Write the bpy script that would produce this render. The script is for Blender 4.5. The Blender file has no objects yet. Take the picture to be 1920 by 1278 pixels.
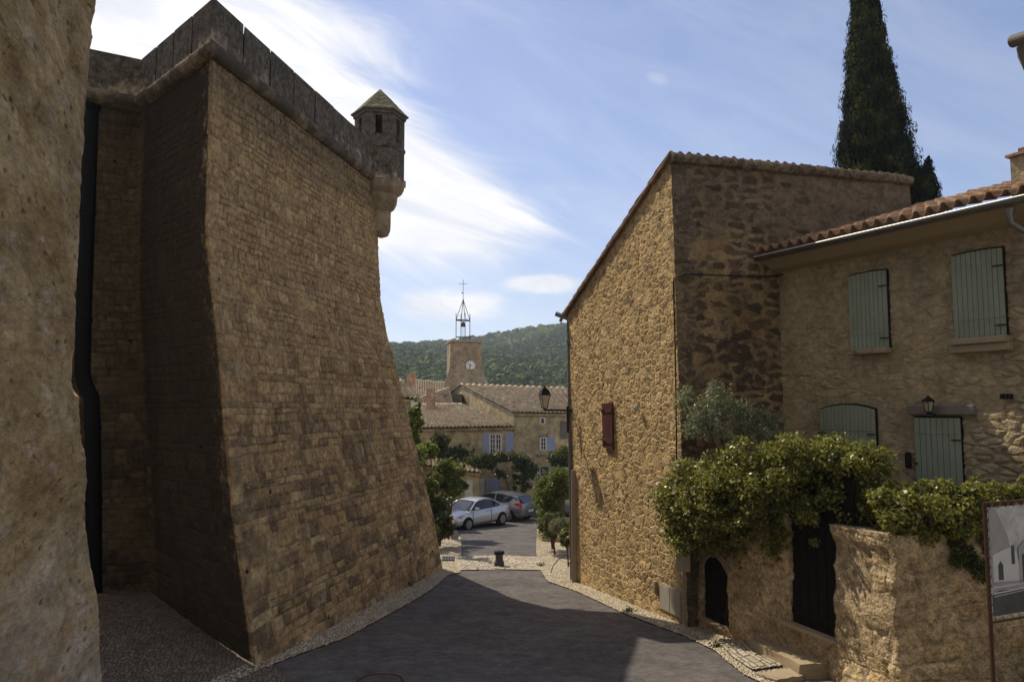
import bpy, bmesh, math, random
import numpy as np
from mathutils import Vector, Matrix

# ------------------------------------------------------------------ camera, sky, sun
SC = bpy.context.scene
COL = SC.collection
F = 1470.0
PITCH = math.atan((765 - 639) / F)
cam_d = bpy.data.cameras.new('camera'); cam = bpy.data.objects.new('camera', cam_d); COL.objects.link(cam)
cam_d.sensor_width = 36; cam_d.lens = F / 1920 * 36; cam_d.clip_end = 5000; cam_d.clip_start = .05
cam.location = (0, 0, 0); cam.rotation_euler = (math.pi / 2 + PITCH, 0, 0)
SC.camera = cam
SC.view_settings.view_transform = 'Standard'; SC.view_settings.look = 'None'
SC.view_settings.gamma = 1; SC.view_settings.exposure = 0.0
SC.render.engine = 'CYCLES'
SC.cycles.max_bounces = 4; SC.cycles.diffuse_bounces = 3; SC.cycles.transparent_max_bounces = 8

SUN_AZ = (-.66, .751)           # horizontal direction towards the sun
SUN_EL = math.radians(50.5)
SKY_STR = .118
sd = bpy.data.lights.new('sun', 'SUN'); sd.energy = 4.6; sd.angle = math.radians(.5); sd.color = (1, .90, .74)
sun = bpy.data.objects.new('sun', sd); COL.objects.link(sun)
sv = Vector((SUN_AZ[0] * math.cos(SUN_EL), SUN_AZ[1] * math.cos(SUN_EL), math.sin(SUN_EL))).normalized()
sun.rotation_euler = sv.to_track_quat('Z', 'Y').to_euler()
sun.location = sv * 50

# ------------------------------------------------------------------ node maths
class S:
    def __init__(s, nb, sock): s.nb = nb; s.k = sock
    def _m(s, op, *a, clamp=False):
        return s.nb.math(op, s, *a, clamp=clamp)
    def __add__(s, o): return s._m('ADD', o)
    __radd__ = __add__
    def __mul__(s, o): return s._m('MULTIPLY', o)
    __rmul__ = __mul__
    def __sub__(s, o): return s._m('SUBTRACT', o)
    def __rsub__(s, o): return s.nb.math('SUBTRACT', o, s)
    def __truediv__(s, o): return s._m('DIVIDE', o)
    def floor(s): return s._m('FLOOR')
    def fract(s): return s._m('FRACT')
    def sin(s): return s._m('SINE')
    def min(s, o): return s._m('MINIMUM', o)
    def max(s, o): return s._m('MAXIMUM', o)
    def abs(s): return s._m('ABSOLUTE')
    def pow(s, o): return s._m('POWER', o)
    def gt(s, o): return s._m('GREATER_THAN', o)
    def clamp(s): return s._m('ADD', 0, clamp=True)
    def ss(s, a, b):
        n = s.nb.t.nodes.new('ShaderNodeMapRange'); n.interpolation_type = 'SMOOTHSTEP'
        s.nb.put(n.inputs[0], s); n.inputs[1].default_value = a; n.inputs[2].default_value = b
        return S(s.nb, n.outputs[0])

class NB:
    def __init__(s, tree): s.t = tree
    def put(s, inp, v):
        if isinstance(v, S): s.t.links.new(v.k, inp)
        elif isinstance(v, (tuple, list)) and len(v) == 3 and inp.type == 'RGBA': inp.default_value = (*v, 1)
        else: inp.default_value = v
    def math(s, op, *a, clamp=False):
        n = s.t.nodes.new('ShaderNodeMath'); n.operation = op; n.use_clamp = clamp
        for i, v in enumerate(a): s.put(n.inputs[i], v)
        return S(s, n.outputs[0])
    def uv(s):
        n = s.t.nodes.new('ShaderNodeUVMap'); return S(s, n.outputs[0])
    def obj(s):
        n = s.t.nodes.new('ShaderNodeTexCoord'); return S(s, n.outputs['Object'])
    def gen(s):
        n = s.t.nodes.new('ShaderNodeTexCoord'); return S(s, n.outputs['Generated'])
    def sep(s, v):
        n = s.t.nodes.new('ShaderNodeSeparateXYZ'); s.put(n.inputs[0], v)
        return [S(s, n.outputs[i]) for i in range(3)]
    def comb(s, x=0, y=0, z=0):
        n = s.t.nodes.new('ShaderNodeCombineXYZ')
        for i, v in enumerate((x, y, z)): s.put(n.inputs[i], v)
        return S(s, n.outputs[0])
    def noise(s, v, scale=1, detail=3, rough=.55, col=False, dist=0):
        n = s.t.nodes.new('ShaderNodeTexNoise'); s.put(n.inputs['Vector'], v)
        n.inputs['Scale'].default_value = scale; n.inputs['Detail'].default_value = detail
        n.inputs['Roughness'].default_value = rough; n.inputs['Distortion'].default_value = dist
        return S(s, n.outputs['Color' if col else 'Fac'])
    def voro(s, v, scale=1, feat='F1', rnd=1, dim='2D', out='Distance'):
        n = s.t.nodes.new('ShaderNodeTexVoronoi'); n.voronoi_dimensions = dim; n.feature = feat
        s.put(n.inputs['Vector'], v); n.inputs['Scale'].default_value = scale; n.inputs['Randomness'].default_value = rnd
        return S(s, n.outputs[out])
    def white(s, v, col=False):
        n = s.t.nodes.new('ShaderNodeTexWhiteNoise'); n.noise_dimensions = '3D'; s.put(n.inputs['Vector'], v)
        return S(s, n.outputs['Color' if col else 'Value'])
    def mix(s, f, a, b, mode='MIX'):
        n = s.t.nodes.new('ShaderNodeMix'); n.data_type = 'RGBA'; n.blend_type = mode
        s.put(n.inputs[0], f); s.put(n.inputs[6], a); s.put(n.inputs[7], b)
        return S(s, n.outputs[2])
    def ramp(s, f, stops):
        n = s.t.nodes.new('ShaderNodeValToRGB'); s.put(n.inputs[0], f); e = n.color_ramp.elements
        while len(e) < len(stops): e.new(.5)
        for q, (p, c) in zip(e, stops): q.position = p; q.color = (*c, 1)
        return S(s, n.outputs[0])
    def bump(s, h, strength=.5, dist=.02):
        n = s.t.nodes.new('ShaderNodeBump'); s.put(n.inputs['Height'], h)
        n.inputs['Strength'].default_value = strength; n.inputs['Distance'].default_value = dist
        return S(s, n.outputs[0])
    def island(s):
        n = s.t.nodes.new('ShaderNodeNewGeometry'); return S(s, n.outputs['Random Per Island'])

MATS = {}
def mat(name, fn=None, **kw):
    """fn(nb) -> dict(col, rough, bump, disp, metal)"""
    if name in MATS: return MATS[name]
    m = bpy.data.materials.new(name); m.use_nodes = True; t = m.node_tree; t.nodes.clear()
    nb = NB(t); r = fn(nb) if fn else {}; r.update(kw)
    out = t.nodes.new('ShaderNodeOutputMaterial'); p = t.nodes.new('ShaderNodeBsdfPrincipled')
    nb.put(p.inputs['Base Color'], r.get('col', (.5, .5, .5))); nb.put(p.inputs['Roughness'], r.get('rough', .85))
    nb.put(p.inputs['Metallic'], r.get('metal', 0)); p.inputs['Specular IOR Level'].default_value = r.get('spec', .06)
    if 'coat' in r: p.inputs['Coat Weight'].default_value = r['coat']; p.inputs['Coat Roughness'].default_value = .08
    if 'bump' in r: t.links.new(nb.bump(r['bump'], r.get('bs', .6), r.get('bd', .02)).k, p.inputs['Normal'])
    sh = p.outputs[0]
    if r.get('transl'):
        tr = t.nodes.new('ShaderNodeBsdfTranslucent'); nb.put(tr.inputs[0], r['tcol'])
        mx = t.nodes.new('ShaderNodeMixShader'); mx.inputs[0].default_value = r['transl']
        t.links.new(sh, mx.inputs[1]); t.links.new(tr.outputs[0], mx.inputs[2]); sh = mx.outputs[0]
    t.links.new(sh, out.inputs[0])
    if 'disp' in r:
        d = t.nodes.new('ShaderNodeDisplacement'); nb.put(d.inputs['Height'], r['disp'])
        d.inputs['Midlevel'].default_value = 0; d.inputs['Scale'].default_value = 1
        t.links.new(d.outputs[0], out.inputs[2]); m.displacement_method = 'BOTH'
    MATS[name] = m
    return m

def ashlar(nb, uv, w, h, warp=.5, seed=0.):
    u, v, _ = nb.sep(uv)
    n1 = nb.noise(uv, .9, 2) - .5; n2 = nb.noise(uv, 5, 3) - .5
    u = u + n2 * (.09 * warp) + seed; v = v + n1 * (.35 * warp) * h / .25 + n2 * (.07 * warp)
    t = v / h; vr = t + (t * 1.7).sin() * .28 + (t * .63).sin() * .35
    row = vr.floor(); fv = vr.fract()
    rr = nb.white(nb.comb(row, 3.3 + seed, 0))
    uu = u / w * (rr * .55 + .72) + rr * 37
    uu = uu + (uu * 2.3 + rr * 10).sin() * .26
    c = uu.floor(); fu = uu.fract()
    rc = nb.white(nb.comb(c, row, 7.7 + seed)); rc2 = nb.white(nb.comb(c, row, 1.2))
    du = fu.min(1 - fu) * w; dv = fv.min(1 - fv) * h
    d = du.min(dv) + (nb.noise(uv, 14, 3) - .5) * .035 * warp
    return d, rc, rc2

def rubble(nb, uv, sx, sy, seed=0., warp=.5):
    u, v, _ = nb.sep(uv)
    n = nb.noise(uv, 3.0, 3, col=True); a, b, _ = nb.sep(n)
    p = nb.comb(u / sx + (a - .5) * warp + seed, v / sy + (b - .5) * warp + seed * 1.7, 0)
    d = nb.voro(p, 1, 'DISTANCE_TO_EDGE', .92)
    c = nb.voro(p, 1, 'F1', .92, out='Color'); r1, r2, r3 = nb.sep(c)
    return d, r1, r2

def grain(nb, uv, col, lo=.5, hi=1.35, sc=9., tint=(1, 1, 1)):
    n = nb.noise(uv, sc, 5, .82); k = n.ss(.34, .66) * (hi - lo) + lo
    n2 = nb.noise(uv, sc * .27, 5, .75); k = k * (n2.ss(.3, .7) * .45 + .78)
    return nb.mix(1., col, nb.comb(k * tint[0], k * tint[1], k * tint[2]), 'MULTIPLY')

# ------------------------------------------------------------------ world
def world():
    w = bpy.data.worlds.new('World'); SC.world = w; w.use_nodes = True; t = w.node_tree; t.nodes.clear(); nb = NB(t)
    sky = t.nodes.new('ShaderNodeTexSky'); sky.sky_type = 'NISHITA'; sky.sun_disc = False
    sky.sun_elevation = SUN_EL; sky.sun_rotation = math.atan2(SUN_AZ[0], SUN_AZ[1])
    sky.air_density = 1.0; sky.dust_density = .7; sky.ozone_density = 2.5; sky.altitude = 200
    x, y, z = nb.sep(nb.gen())
    yy = y.max(.05); u = x / yy; h = z / yy
    def G(px, py, rx, ry, rot=0.):
        cu = (px - 960) / F; ch = (765 - py) / F; c, s_ = math.cos(rot), math.sin(rot)
        du = u - cu; dh = h - ch
        a = (du * c + dh * s_) / (rx / F); b = (dh * c - du * s_) / (ry / F)
        return (a * a + b * b) * -1.0
    def E(g, k=1.): return nb.math('EXPONENT', g) * k
    wv = nb.comb(u * 2.0 + h * .9, h * 5.0 + u * 1.7, 0)
    streak = nb.noise(wv, 2.2, 5, .62, dist=.6)
    puff = nb.noise(nb.comb(u * 3, h * 6, 1), 2.5, 5, .6, dist=.3)
    big = E(G(330, 20, 420, 260, -.45), 1.3) + E(G(630, 240, 240, 100, -.5), .9) + E(G(840, 400, 230, 110, -.1), .95) + E(G(60, 200, 400, 400), 1.)
    m = (big + (streak - .5) * 1.45 - .30).ss(-.1, .95)
    veil = (E(G(600, 500, 700, 260), .38) * (streak + .35))
    s1 = (E(G(1245, 132, 42, 20, -.3), .75) + (puff - .62) * 1.0).ss(.0, .9)
    s2 = (E(G(1020, 530, 75, 22, 0), 1.0) + (puff - .62) * 1.1).ss(.05, .8)
    s3 = (E(G(850, 572, 120, 34, 0), .9) + (puff - .6) * 1.0).ss(.1, .9)
    side = (1 - y.ss(-.15, .1)) * nb.noise(nb.gen(), 2.2, 5, .6).ss(.42, .62) * z.ss(-.02, .1)  # unseen bright clouds behind the camera, added as fill for shaded walls
    fac = (m + veil + s1 * .35 + s2 * 1.1 + s3 * .95).min(1.0) * h.ss(-.02, .05) * y.gt(.02)
    fac = fac.max((streak * .18 + .05 + (1 - u.abs().ss(.0, .9)) * (1 - h.ss(0., .5)) * .12) * y.gt(.02)).max(side)
    cloud = nb.mix(streak.ss(.3, .7), (.80, .84, .95), (1.15, 1.13, 1.10))
    cloud = nb.mix((y * -1.).gt(.0), cloud, (.95, .89, .80))
    skyc = nb.mix(1., S(nb, sky.outputs[0]), (1.10, 1.04, 1.13), 'MULTIPLY')
    sc = t.nodes.new('ShaderNodeVectorMath'); sc.operation = 'SCALE'; t.links.new(cloud.k, sc.inputs[0]); sc.inputs['Scale'].default_value = 1.0 / SKY_STR
    mix = nb.mix(fac, skyc, S(nb, sc.outputs[0]))
    bg = t.nodes.new('ShaderNodeBackground'); t.links.new(mix.k, bg.inputs[0]); bg.inputs[1].default_value = SKY_STR
    o = t.nodes.new('ShaderNodeOutputWorld'); t.links.new(bg.outputs[0], o.inputs[0])
world()

# ------------------------------------------------------------------ geometry helpers
random.seed(5); RNG = np.random.default_rng(11)
cp, sp_ = math.cos(PITCH), math.sin(PITCH)
def ray(px, py):
    a = (px - 960) / F; b = (639 - py) / F
    return Vector((a, cp - b * sp_, sp_ + b * cp))
def P(px, py, Y):
    r = ray(px, py); return r * (Y / r.y)
def gz(x, y):
    ys = (-15, 2, 8, 40, 70, 150, 600, 900); zs = (-1.6, -1.6, -3.98, -5.9, -6.4, -8, 54, 40)
    z = float(np.interp(y, ys, zs))
    if y > 150: z += max(-30, min(25, .08 * x)) * (y - 150) / 450 + 3 * math.sin(x * .03 + y * .011) * min(1, (y - 150) / 200)
    if x < -4.6 and y < 40: z += min(1.0, .17 * (-4.6 - x)) * max(0, min(1, (y - 10) / 4))
    return z
def G(px, py, off=0.):
    r = ray(px, py); t = -3.5 / (r.z + .06 * r.y); p = r * t; p.z += off; return p

def link(name, me, m=None, parent=None, smooth=True):
    o = bpy.data.objects.new(name, me); COL.objects.link(o)
    if m is not None:
        for mm in (m if isinstance(m, (list, tuple)) else [m]): me.materials.append(mm)
    if parent is not None: o.parent = parent
    if smooth: me.polygons.foreach_set('use_smooth', [True] * len(me.polygons))
    return o
def tag(o, label=None, cat=None, group=None, kind=None):
    if label: o['label'] = label
    if cat: o['category'] = cat
    if group: o['group'] = group
    if kind: o['kind'] = kind
    return o
def thing(name, label, cat, group=None, loc=(0, 0, 0), rz=0):
    o = bpy.data.objects.new(name, None); COL.objects.link(o); o.location = loc; o.rotation_euler = (0, 0, rz)
    return tag(o, label, cat, group)
def mesh_np(name, V, Fq, m, parent=None, uv=None, smooth=True):
    me = bpy.data.meshes.new(name); V = np.asarray(V, np.float32); Fq = np.asarray(Fq, np.int32)
    k = Fq.shape[1]
    me.vertices.add(len(V)); me.vertices.foreach_set('co', V.ravel())
    me.loops.add(Fq.size); me.loops.foreach_set('vertex_index', Fq.ravel())
    me.polygons.add(len(Fq)); me.polygons.foreach_set('loop_start', np.arange(0, Fq.size, k, dtype=np.int32))
    if uv is not None:
        l = me.uv_layers.new(name='UVMap'); l.data.foreach_set('uv', np.asarray(uv, np.float32)[Fq.ravel()].ravel())
    me.update(calc_edges=True); me.validate()
    return link(name, me, m, parent, smooth)
def resample(p, n):
    p = np.array([list(q) for q in p], float); t = np.linspace(0, len(p) - 1, n)
    return np.stack([np.interp(t, range(len(p)), p[:, i]) for i in range(3)], 1)
def loft(name, profs, m, parent=None, cell=.04, nv=None, uoff=0., fn=None, flip=False, segs=None, flat=False):
    """surface through vertical profiles (each bottom->top, same number of points), uv in metres"""
    H = max(sum((Vector(a) - Vector(b)).length for a, b in zip(p, p[1:])) for p in profs)
    nv = nv or max(2, int(H / cell) + 1)
    R = [resample(p, nv) for p in profs]
    cols, us = [], []; u = uoff
    for i in range(len(R) - 1):
        L = np.linalg.norm(R[i + 1] - R[i], axis=1).mean(); n = (segs[i] if segs else max(1, int(L / cell)))
        for k in range(n):
            t = k / n; cols.append(R[i] * (1 - t) + R[i + 1] * t); us.append(u + L * t)
        u += L
    cols.append(R[-1]); us.append(u)
    A = np.array(cols); nc = len(cols)
    U = np.repeat(np.array(us)[:, None], nv, 1); Vv = A[:, :, 1] * 0.1 + A[:, :, 2] if flat else A[:, :, 2].copy()
    if flat:
        dl = np.linalg.norm(np.diff(A, axis=1), axis=2); Vv = np.concatenate([np.zeros((nc, 1)), dl.cumsum(1)], 1)
    if fn is not None: A = fn(A, U, Vv)
    idx = np.arange(nc * nv).reshape(nc, nv)
    q = np.stack([idx[:-1, :-1], idx[1:, :-1], idx[1:, 1:], idx[:-1, 1:]], -1).reshape(-1, 4)
    if flip: q = q[:, ::-1]
    return mesh_np(name, A.reshape(-1, 3), q, m, parent, np.stack([U.ravel(), Vv.ravel()], 1))

class MB:
    def __init__(s): s.b = bmesh.new()
    def box(s, c, size, rz=0, rot=None, bev=0):
        M = Matrix.Translation(Vector(c)) @ (rot.to_4x4() if rot is not None else Matrix.Rotation(rz, 4, 'Z'))
        M = M @ Matrix.Diagonal((*size, 1))
        g = bmesh.ops.create_cube(s.b, size=1, matrix=M)
        if bev:
            vs = set(g['verts']); es = [e for e in s.b.edges if e.verts[0] in vs and e.verts[1] in vs]
            bmesh.ops.bevel(s.b, geom=es, offset=bev, segments=2, affect='EDGES', profile=.6)
        return s
    def tube(s, pts, r, n=8, cap=True):
        pts = [Vector(p) for p in pts]; rings = []
        rr = r if isinstance(r, (list, tuple)) else [r] * len(pts)
        up = None
        for i, p in enumerate(pts):
            d = (pts[min(i + 1, len(pts) - 1)] - pts[max(i - 1, 0)]).normalized()
            if up is None: up = d.orthogonal().normalized()
            x = (up - d * up.dot(d)).normalized(); up = x; y = d.cross(x)
            rings.append([s.b.verts.new(p + (x * math.cos(a) + y * math.sin(a)) * rr[i]) for a in [2 * math.pi * k / n for k in range(n)]])
        for A, B in zip(rings, rings[1:]):
            for k in range(n): s.b.faces.new((A[k], A[(k + 1) % n], B[(k + 1) % n], B[k]))
        if cap:
            s.b.faces.new(rings[0][::-1]); s.b.faces.new(rings[-1])
        return s
    def lathe(s, c, prof, n=16, rz=0, squash=1):
        c = Vector(c); rings = []
        for r, z in prof:
            rings.append([s.b.verts.new(c + Vector((r * math.cos(a + rz), r * math.sin(a + rz) * squash, z))) for a in [2 * math.pi * k / n for k in range(n)]])
        for A, B in zip(rings, rings[1:]):
            for k in range(n): s.b.faces.new((A[k], A[(k + 1) % n], B[(k + 1) % n], B[k]))
        s.b.faces.new(rings[0][::-1]); s.b.faces.new(rings[-1]); return s
    def poly(s, pts, thick=None):
        vs = [s.b.verts.new(Vector(p)) for p in pts]; f = s.b.faces.new(vs)
        if thick:
            r = bmesh.ops.extrude_face_region(s.b, geom=[f])
            for v in r['geom']:
                if isinstance(v, bmesh.types.BMVert): v.co += Vector(thick)
        return s
    def prism(s, base, z0, z1):
        return s.poly([(x, y, z0) for x, y in base], (0, 0, z1 - z0))
    def build(s, name, m, parent=None, smooth=False, bev=0):
        bmesh.ops.recalc_face_normals(s.b, faces=s.b.faces[:])
        me = bpy.data.meshes.new(name); s.b.to_mesh(me); s.b.free()
        o = link(name, me, m, parent, smooth)
        if smooth: 
            try: me.set_sharp_from_angle(angle=math.radians(35))
            except Exception: pass
        if bev:
            md = o.modifiers.new('bevel', 'BEVEL'); md.width = bev; md.segments = 2; md.limit_method = 'ANGLE'
        return o

vv = lambda p, z: Vector((p.x, p.y, z))
def sub(p, q, t): return Vector(p).lerp(Vector(q), t)

# ------------------------------------------------------------------ materials
def m_bastion(nb):
    uv = nb.uv(); u, v, _ = nb.sep(uv)
    d1, a1, b1 = ashlar(nb, uv, .34, .19, .5)
    d2, a2, b2 = ashlar(nb, uv, .8, .31, .15, 5.)
    q = (u.abs() + (v / .62).fract().gt(.5) * .3)       # u = 0 is the near corner
    mk = 1 - (q.gt(.75))
    d = d1 + (d2 - d1) * mk; a = a1 + (a2 - a1) * mk; b = b1 + (b2 - b1) * mk
    big = nb.noise(uv, .35, 5, .6); med = nb.noise(uv, 1.7, 5, .68); fine = nb.noise(uv, 18, 5, .75); grit = nb.noise(uv, 6, 5, .7)
    flush = (nb.noise(uv, .7, 5, .7) + (v - 3) * .01).ss(.36, .60) * (1 - mk * .6)     # where mortar is washed out
    rag = d + (grit - .5) * .05
    joint = 1 - rag.ss(.0, .032)
    col = nb.mix(a, (.45, .31, .15), (.61, .455, .245))
    col = nb.mix(b.gt(.86) * .7, col, (.46, .30, .15))
    col = nb.mix(b.ss(.14, .0) * .6, col, (.24, .20, .16))
    col = nb.mix(med.ss(.35, .7) * .6, col, (.36, .225, .10))
    col = nb.mix(joint * (flush * .44 + .08), col, (.042, .030, .02))
    st = (nb.noise(uv, .5, 5, .7, dist=.3) * .8 + nb.noise(uv, 4.5, 5, .8) * .75 + (b1 - .5) * .3 - .24).ss(.50, .68) * (1 - v.ss(-2.6, 4.5) * .75)
    col = nb.mix(st * .68, col, (.05, .045, .044))
    top = (v + big * 1.6 - .8 + (grit - .5) * 1.2).ss(5.6, 6.6) * .55
    col = nb.mix(top, col, (.07, .060, .05))
    pits = nb.voro(uv, .45, 'F1', 1).ss(.012, .02)
    col = nb.mix(fine.ss(.35, .75) * .5, col, (.19, .135, .08))
    col = nb.mix(grit.ss(.5, .75) * .45, col, (.58, .48, .33))
    left_shade = (grit * .5 + med * .7 + (u * -.5).clamp() * .35 - .25).ss(.12, .4) * u.ss(.0, -.1)  # lichen-coloured mask that paints shade onto the left face and recess
    col = grain(nb, uv, col)
    col = nb.mix(left_shade * (.93 - (u * -1.).ss(3.8, 4.1) * .16), col, (.026, .022, .017))
    col = nb.mix((1 - pits) * .9, col, (.01, .01, .01))
    h = rag.ss(0, .045) * (flush * .020 + .006) + a * .014 * (1 - mk) + b * .006 + med * .06 + grit * .03 + fine * .010 - (1 - pits) * .05 - .055
    return dict(col=col, disp=h, bump=fine + grit, bs=.5, bd=.02, rough=.95)
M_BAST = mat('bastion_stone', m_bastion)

def m_parapet(nb):
    o = nb.obj(); n = nb.noise(o, 1.3, 5, .7); f = nb.noise(o, 30, 5, .7); z = nb.sep(o)[2]
    col = nb.mix(f, (.34, .28, .20), (.48, .41, .31))
    n3 = nb.noise(o, .8, 3, .6)
    col = nb.mix((n * .7 + n3 * .5 + (z - 7.4) * .2).ss(.46, .62) * .9, col, (.085, .077, .065))
    col = grain(nb, o, nb.mix((f * n).ss(.3, .42) * .35, col, (.33, .27, .19)), .45, 1.4, 7.)
    return dict(col=col, bump=f + n, bs=.6, bd=.03, rough=.95)
M_PARA = mat('parapet_stone', m_parapet)

def m_near(nb):
    uv = nb.uv(); u, v, _ = nb.sep(uv)
    uw = nb.comb(u * .38, v, 0); n = nb.noise(uw, .9, 5, .68, dist=.3); s = nb.noise(nb.comb(u * .5, v * .8, 3), 2.2, 5, .72); f = nb.noise(nb.comb(u * .5, v, 1), 11, 5, .78)
    p = nb.noise(nb.comb(u * .4, v, 5), 2.6, 5, .72, dist=.2)
    col = nb.ramp(n, [(.34, (.29, .19, .085)), (.46, (.40, .29, .145)), (.56, (.47, .36, .205)), (.68, (.37, .235, .10))])
    col = nb.mix(s.ss(.46, .62) * .5, col, (.30, .20, .10))
    col = nb.mix(p.ss(.53, .68) * .7, col, (.52, .43, .32))
    col = nb.mix((1 - v.ss(-2.4, -.7)) * n.ss(.4, .55) * .75, col, (.40, .36, .30))
    d, a, b = rubble(nb, uv, .55, .35, 3., 1.)
    cr = (1 - d.ss(0, .08)) * nb.noise(uv, 1.6, 5, .7).ss(.52, .62)
    pit = (1 - nb.voro(uw, 7, 'F1', 1).ss(.05, .22)) * nb.noise(uv, 2, 3).ss(.5, .6)
    col = nb.mix(cr * .35, col, (.10, .07, .04)); col = nb.mix(pit * .7, col, (.07, .045, .025))
    return dict(col=grain(nb, uw, nb.mix(f.ss(.4, .7) * .4, col, (.12, .08, .04)), .74, 1.22, 5.), disp=n * .11 + s * .03 + p * .03 + f * .012 - cr * .02 - pit * .02 - .095, bump=f + p, bs=.7, bd=.03, rough=.95)
M_NEAR = mat('weathered_render', m_near)

def m_rubble(nb):
    uv = nb.uv(); u, v, _ = nb.sep(uv)
    dA, a1, b1 = rubble(nb, uv, .27, .165, 0., 1.1); dB, a2, b2 = rubble(nb, uv, .44, .22, 9., .8)
    dC, a3, b3 = rubble(nb, uv, .085, .06, 4., .8)
    f = nb.noise(uv, 26, 5, .7); n = nb.noise(uv, .7, 5, .6); m2 = nb.noise(uv, 4, 5, .65)
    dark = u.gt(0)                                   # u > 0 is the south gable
    m3 = nb.noise(uv, 9, 5, .75)
    dA = dA + (m3 - .5) * .34; dC = dC + (m3 - .5) * .25
    # street wall: close-set small stones
    sA = dA.ss(.05, .2); keep = (b1 + n * .8).ss(.5, .6)
    sC = dC.ss(.02, .14)
    pp = (1 - nb.voro(uv, 9, 'F1', 1).ss(.10, .28)) * nb.noise(uv, 3, 4).ss(.42, .58)
    colA = nb.ramp(a1, [(0, (.58, .41, .20)), (.35, (.44, .30, .14)), (.6, (.66, .49, .27)), (.85, (.30, .22, .13))])
    mort = nb.mix(m2, (.58, .41, .19), (.72, .54, .29))
    mort = nb.mix((u + n * 2 + v * .1).ss(-3.0, -1.0) * .35, mort, (.60, .43, .22))
    c1 = nb.mix(sA * (keep * .7 + .25), mort, colA)
    c1 = nb.mix((1 - sC) * .12 * m2, c1, (.16, .11, .06))
    c1 = nb.mix(pp * .75, c1, (.10, .065, .03))
    h1 = pp * -.02 + sA * (keep * .014 + .001) + a1 * .006 + m2 * .022 + f * .006 - .035
    # gable: dark boulders in flush mortar
    dB2 = dB + (m3 - .5) * .16 + (m2 - .5) * .12
    keep2 = (a2 + (u - 1.5).abs() * -.25 + n * .9 - v * .035 + .08).ss(.45, .62)
    s2 = dB2.ss(.15, .25) * keep2
    s3 = dA.ss(.10, .22) * (b1 + n * .8 - .2).ss(.6, .8) * (1 - s2)
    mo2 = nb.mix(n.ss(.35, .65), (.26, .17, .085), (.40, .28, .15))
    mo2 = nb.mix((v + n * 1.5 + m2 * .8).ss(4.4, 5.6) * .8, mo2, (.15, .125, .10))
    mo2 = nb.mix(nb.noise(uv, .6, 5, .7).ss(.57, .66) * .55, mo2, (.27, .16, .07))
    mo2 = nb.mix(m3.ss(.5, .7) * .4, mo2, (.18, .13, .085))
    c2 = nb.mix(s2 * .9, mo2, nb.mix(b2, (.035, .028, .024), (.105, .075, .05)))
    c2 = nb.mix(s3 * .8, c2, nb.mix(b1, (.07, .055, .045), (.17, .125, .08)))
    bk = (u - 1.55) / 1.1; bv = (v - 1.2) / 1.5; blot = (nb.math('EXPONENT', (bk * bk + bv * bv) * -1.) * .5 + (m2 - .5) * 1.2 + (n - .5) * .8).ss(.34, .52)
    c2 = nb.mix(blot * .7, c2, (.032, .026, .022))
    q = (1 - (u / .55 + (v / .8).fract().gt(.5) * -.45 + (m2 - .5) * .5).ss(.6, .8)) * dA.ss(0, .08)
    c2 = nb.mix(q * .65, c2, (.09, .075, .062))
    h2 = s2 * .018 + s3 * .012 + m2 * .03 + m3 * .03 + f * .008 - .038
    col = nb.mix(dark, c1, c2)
    col = grain(nb, uv, nb.mix(f * .3, col, (.2, .14, .07)), .68, 1.2, 6.)
    st = (nb.noise(uv, 1.4, 5, .65) + (u.abs() * -.08)).ss(.56, .66) * (1 - v.ss(-3.2, -.5)) * (1 - dark)
    col = nb.mix(st * .55, col, (.09, .07, .055))
    return dict(col=col, disp=h1 + (h2 - h1) * dark, bump=f + m2, bs=.4, bd=.02, rough=.95)
M_RUB = mat('rubble_stone', m_rubble)

def m_plaster(nb):
    uv = nb.uv(); u, v, _ = nb.sep(uv)
    d, a, b = rubble(nb, uv, .30, .14, 2., .9); n = nb.noise(uv, .6, 5, .6); f = nb.noise(uv, 24, 5, .7); m2 = nb.noise(nb.comb(u, v * 2.2, 0), 2.6, 5, .62)
    expo = (n + (u - 5.0) * .12 - v * .05).ss(.35, .85) * .7 + .28
    d = d + (nb.noise(uv, 9, 5, .75) - .5) * .25     # stones show more to the south
    s = (d + (m2 - .5) * .25).ss(.06, .24) * (b * .6 + expo * 1.1).ss(.45, 1.1)
    col = nb.mix(m2, (.36, .265, .14), (.52, .40, .24))
    m4 = nb.noise(uv, 7, 5, .75)
    col = nb.mix(n.ss(.35, .6) * .5, col, (.36, .30, .19)); col = nb.mix(m4.ss(.5, .7) * .45, col, (.24, .17, .10)); col = nb.mix(nb.noise(uv, 1.3, 5, .7).ss(.58, .68) * .5, col, (.36, .21, .09))
    col = nb.mix(s * .8, col, nb.mix(a, (.56, .46, .30), (.34, .25, .15)))
    col = nb.mix((v + n).ss(2.9, 3.9) * .5, col, (.2, .16, .10))
    return dict(col=grain(nb, uv, nb.mix((1 - d.ss(.02, .16)) * .16, col, (.2, .14, .08)), .74, 1.14, 5., (.98, 1., 1.02)), disp=s * .03 + m2 * .035 + m4 * .03 + f * .01 - .045, bump=f + m2, bs=.5, bd=.02, rough=.95)
M_PLAS = mat('rough_plaster', m_plaster)

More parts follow.
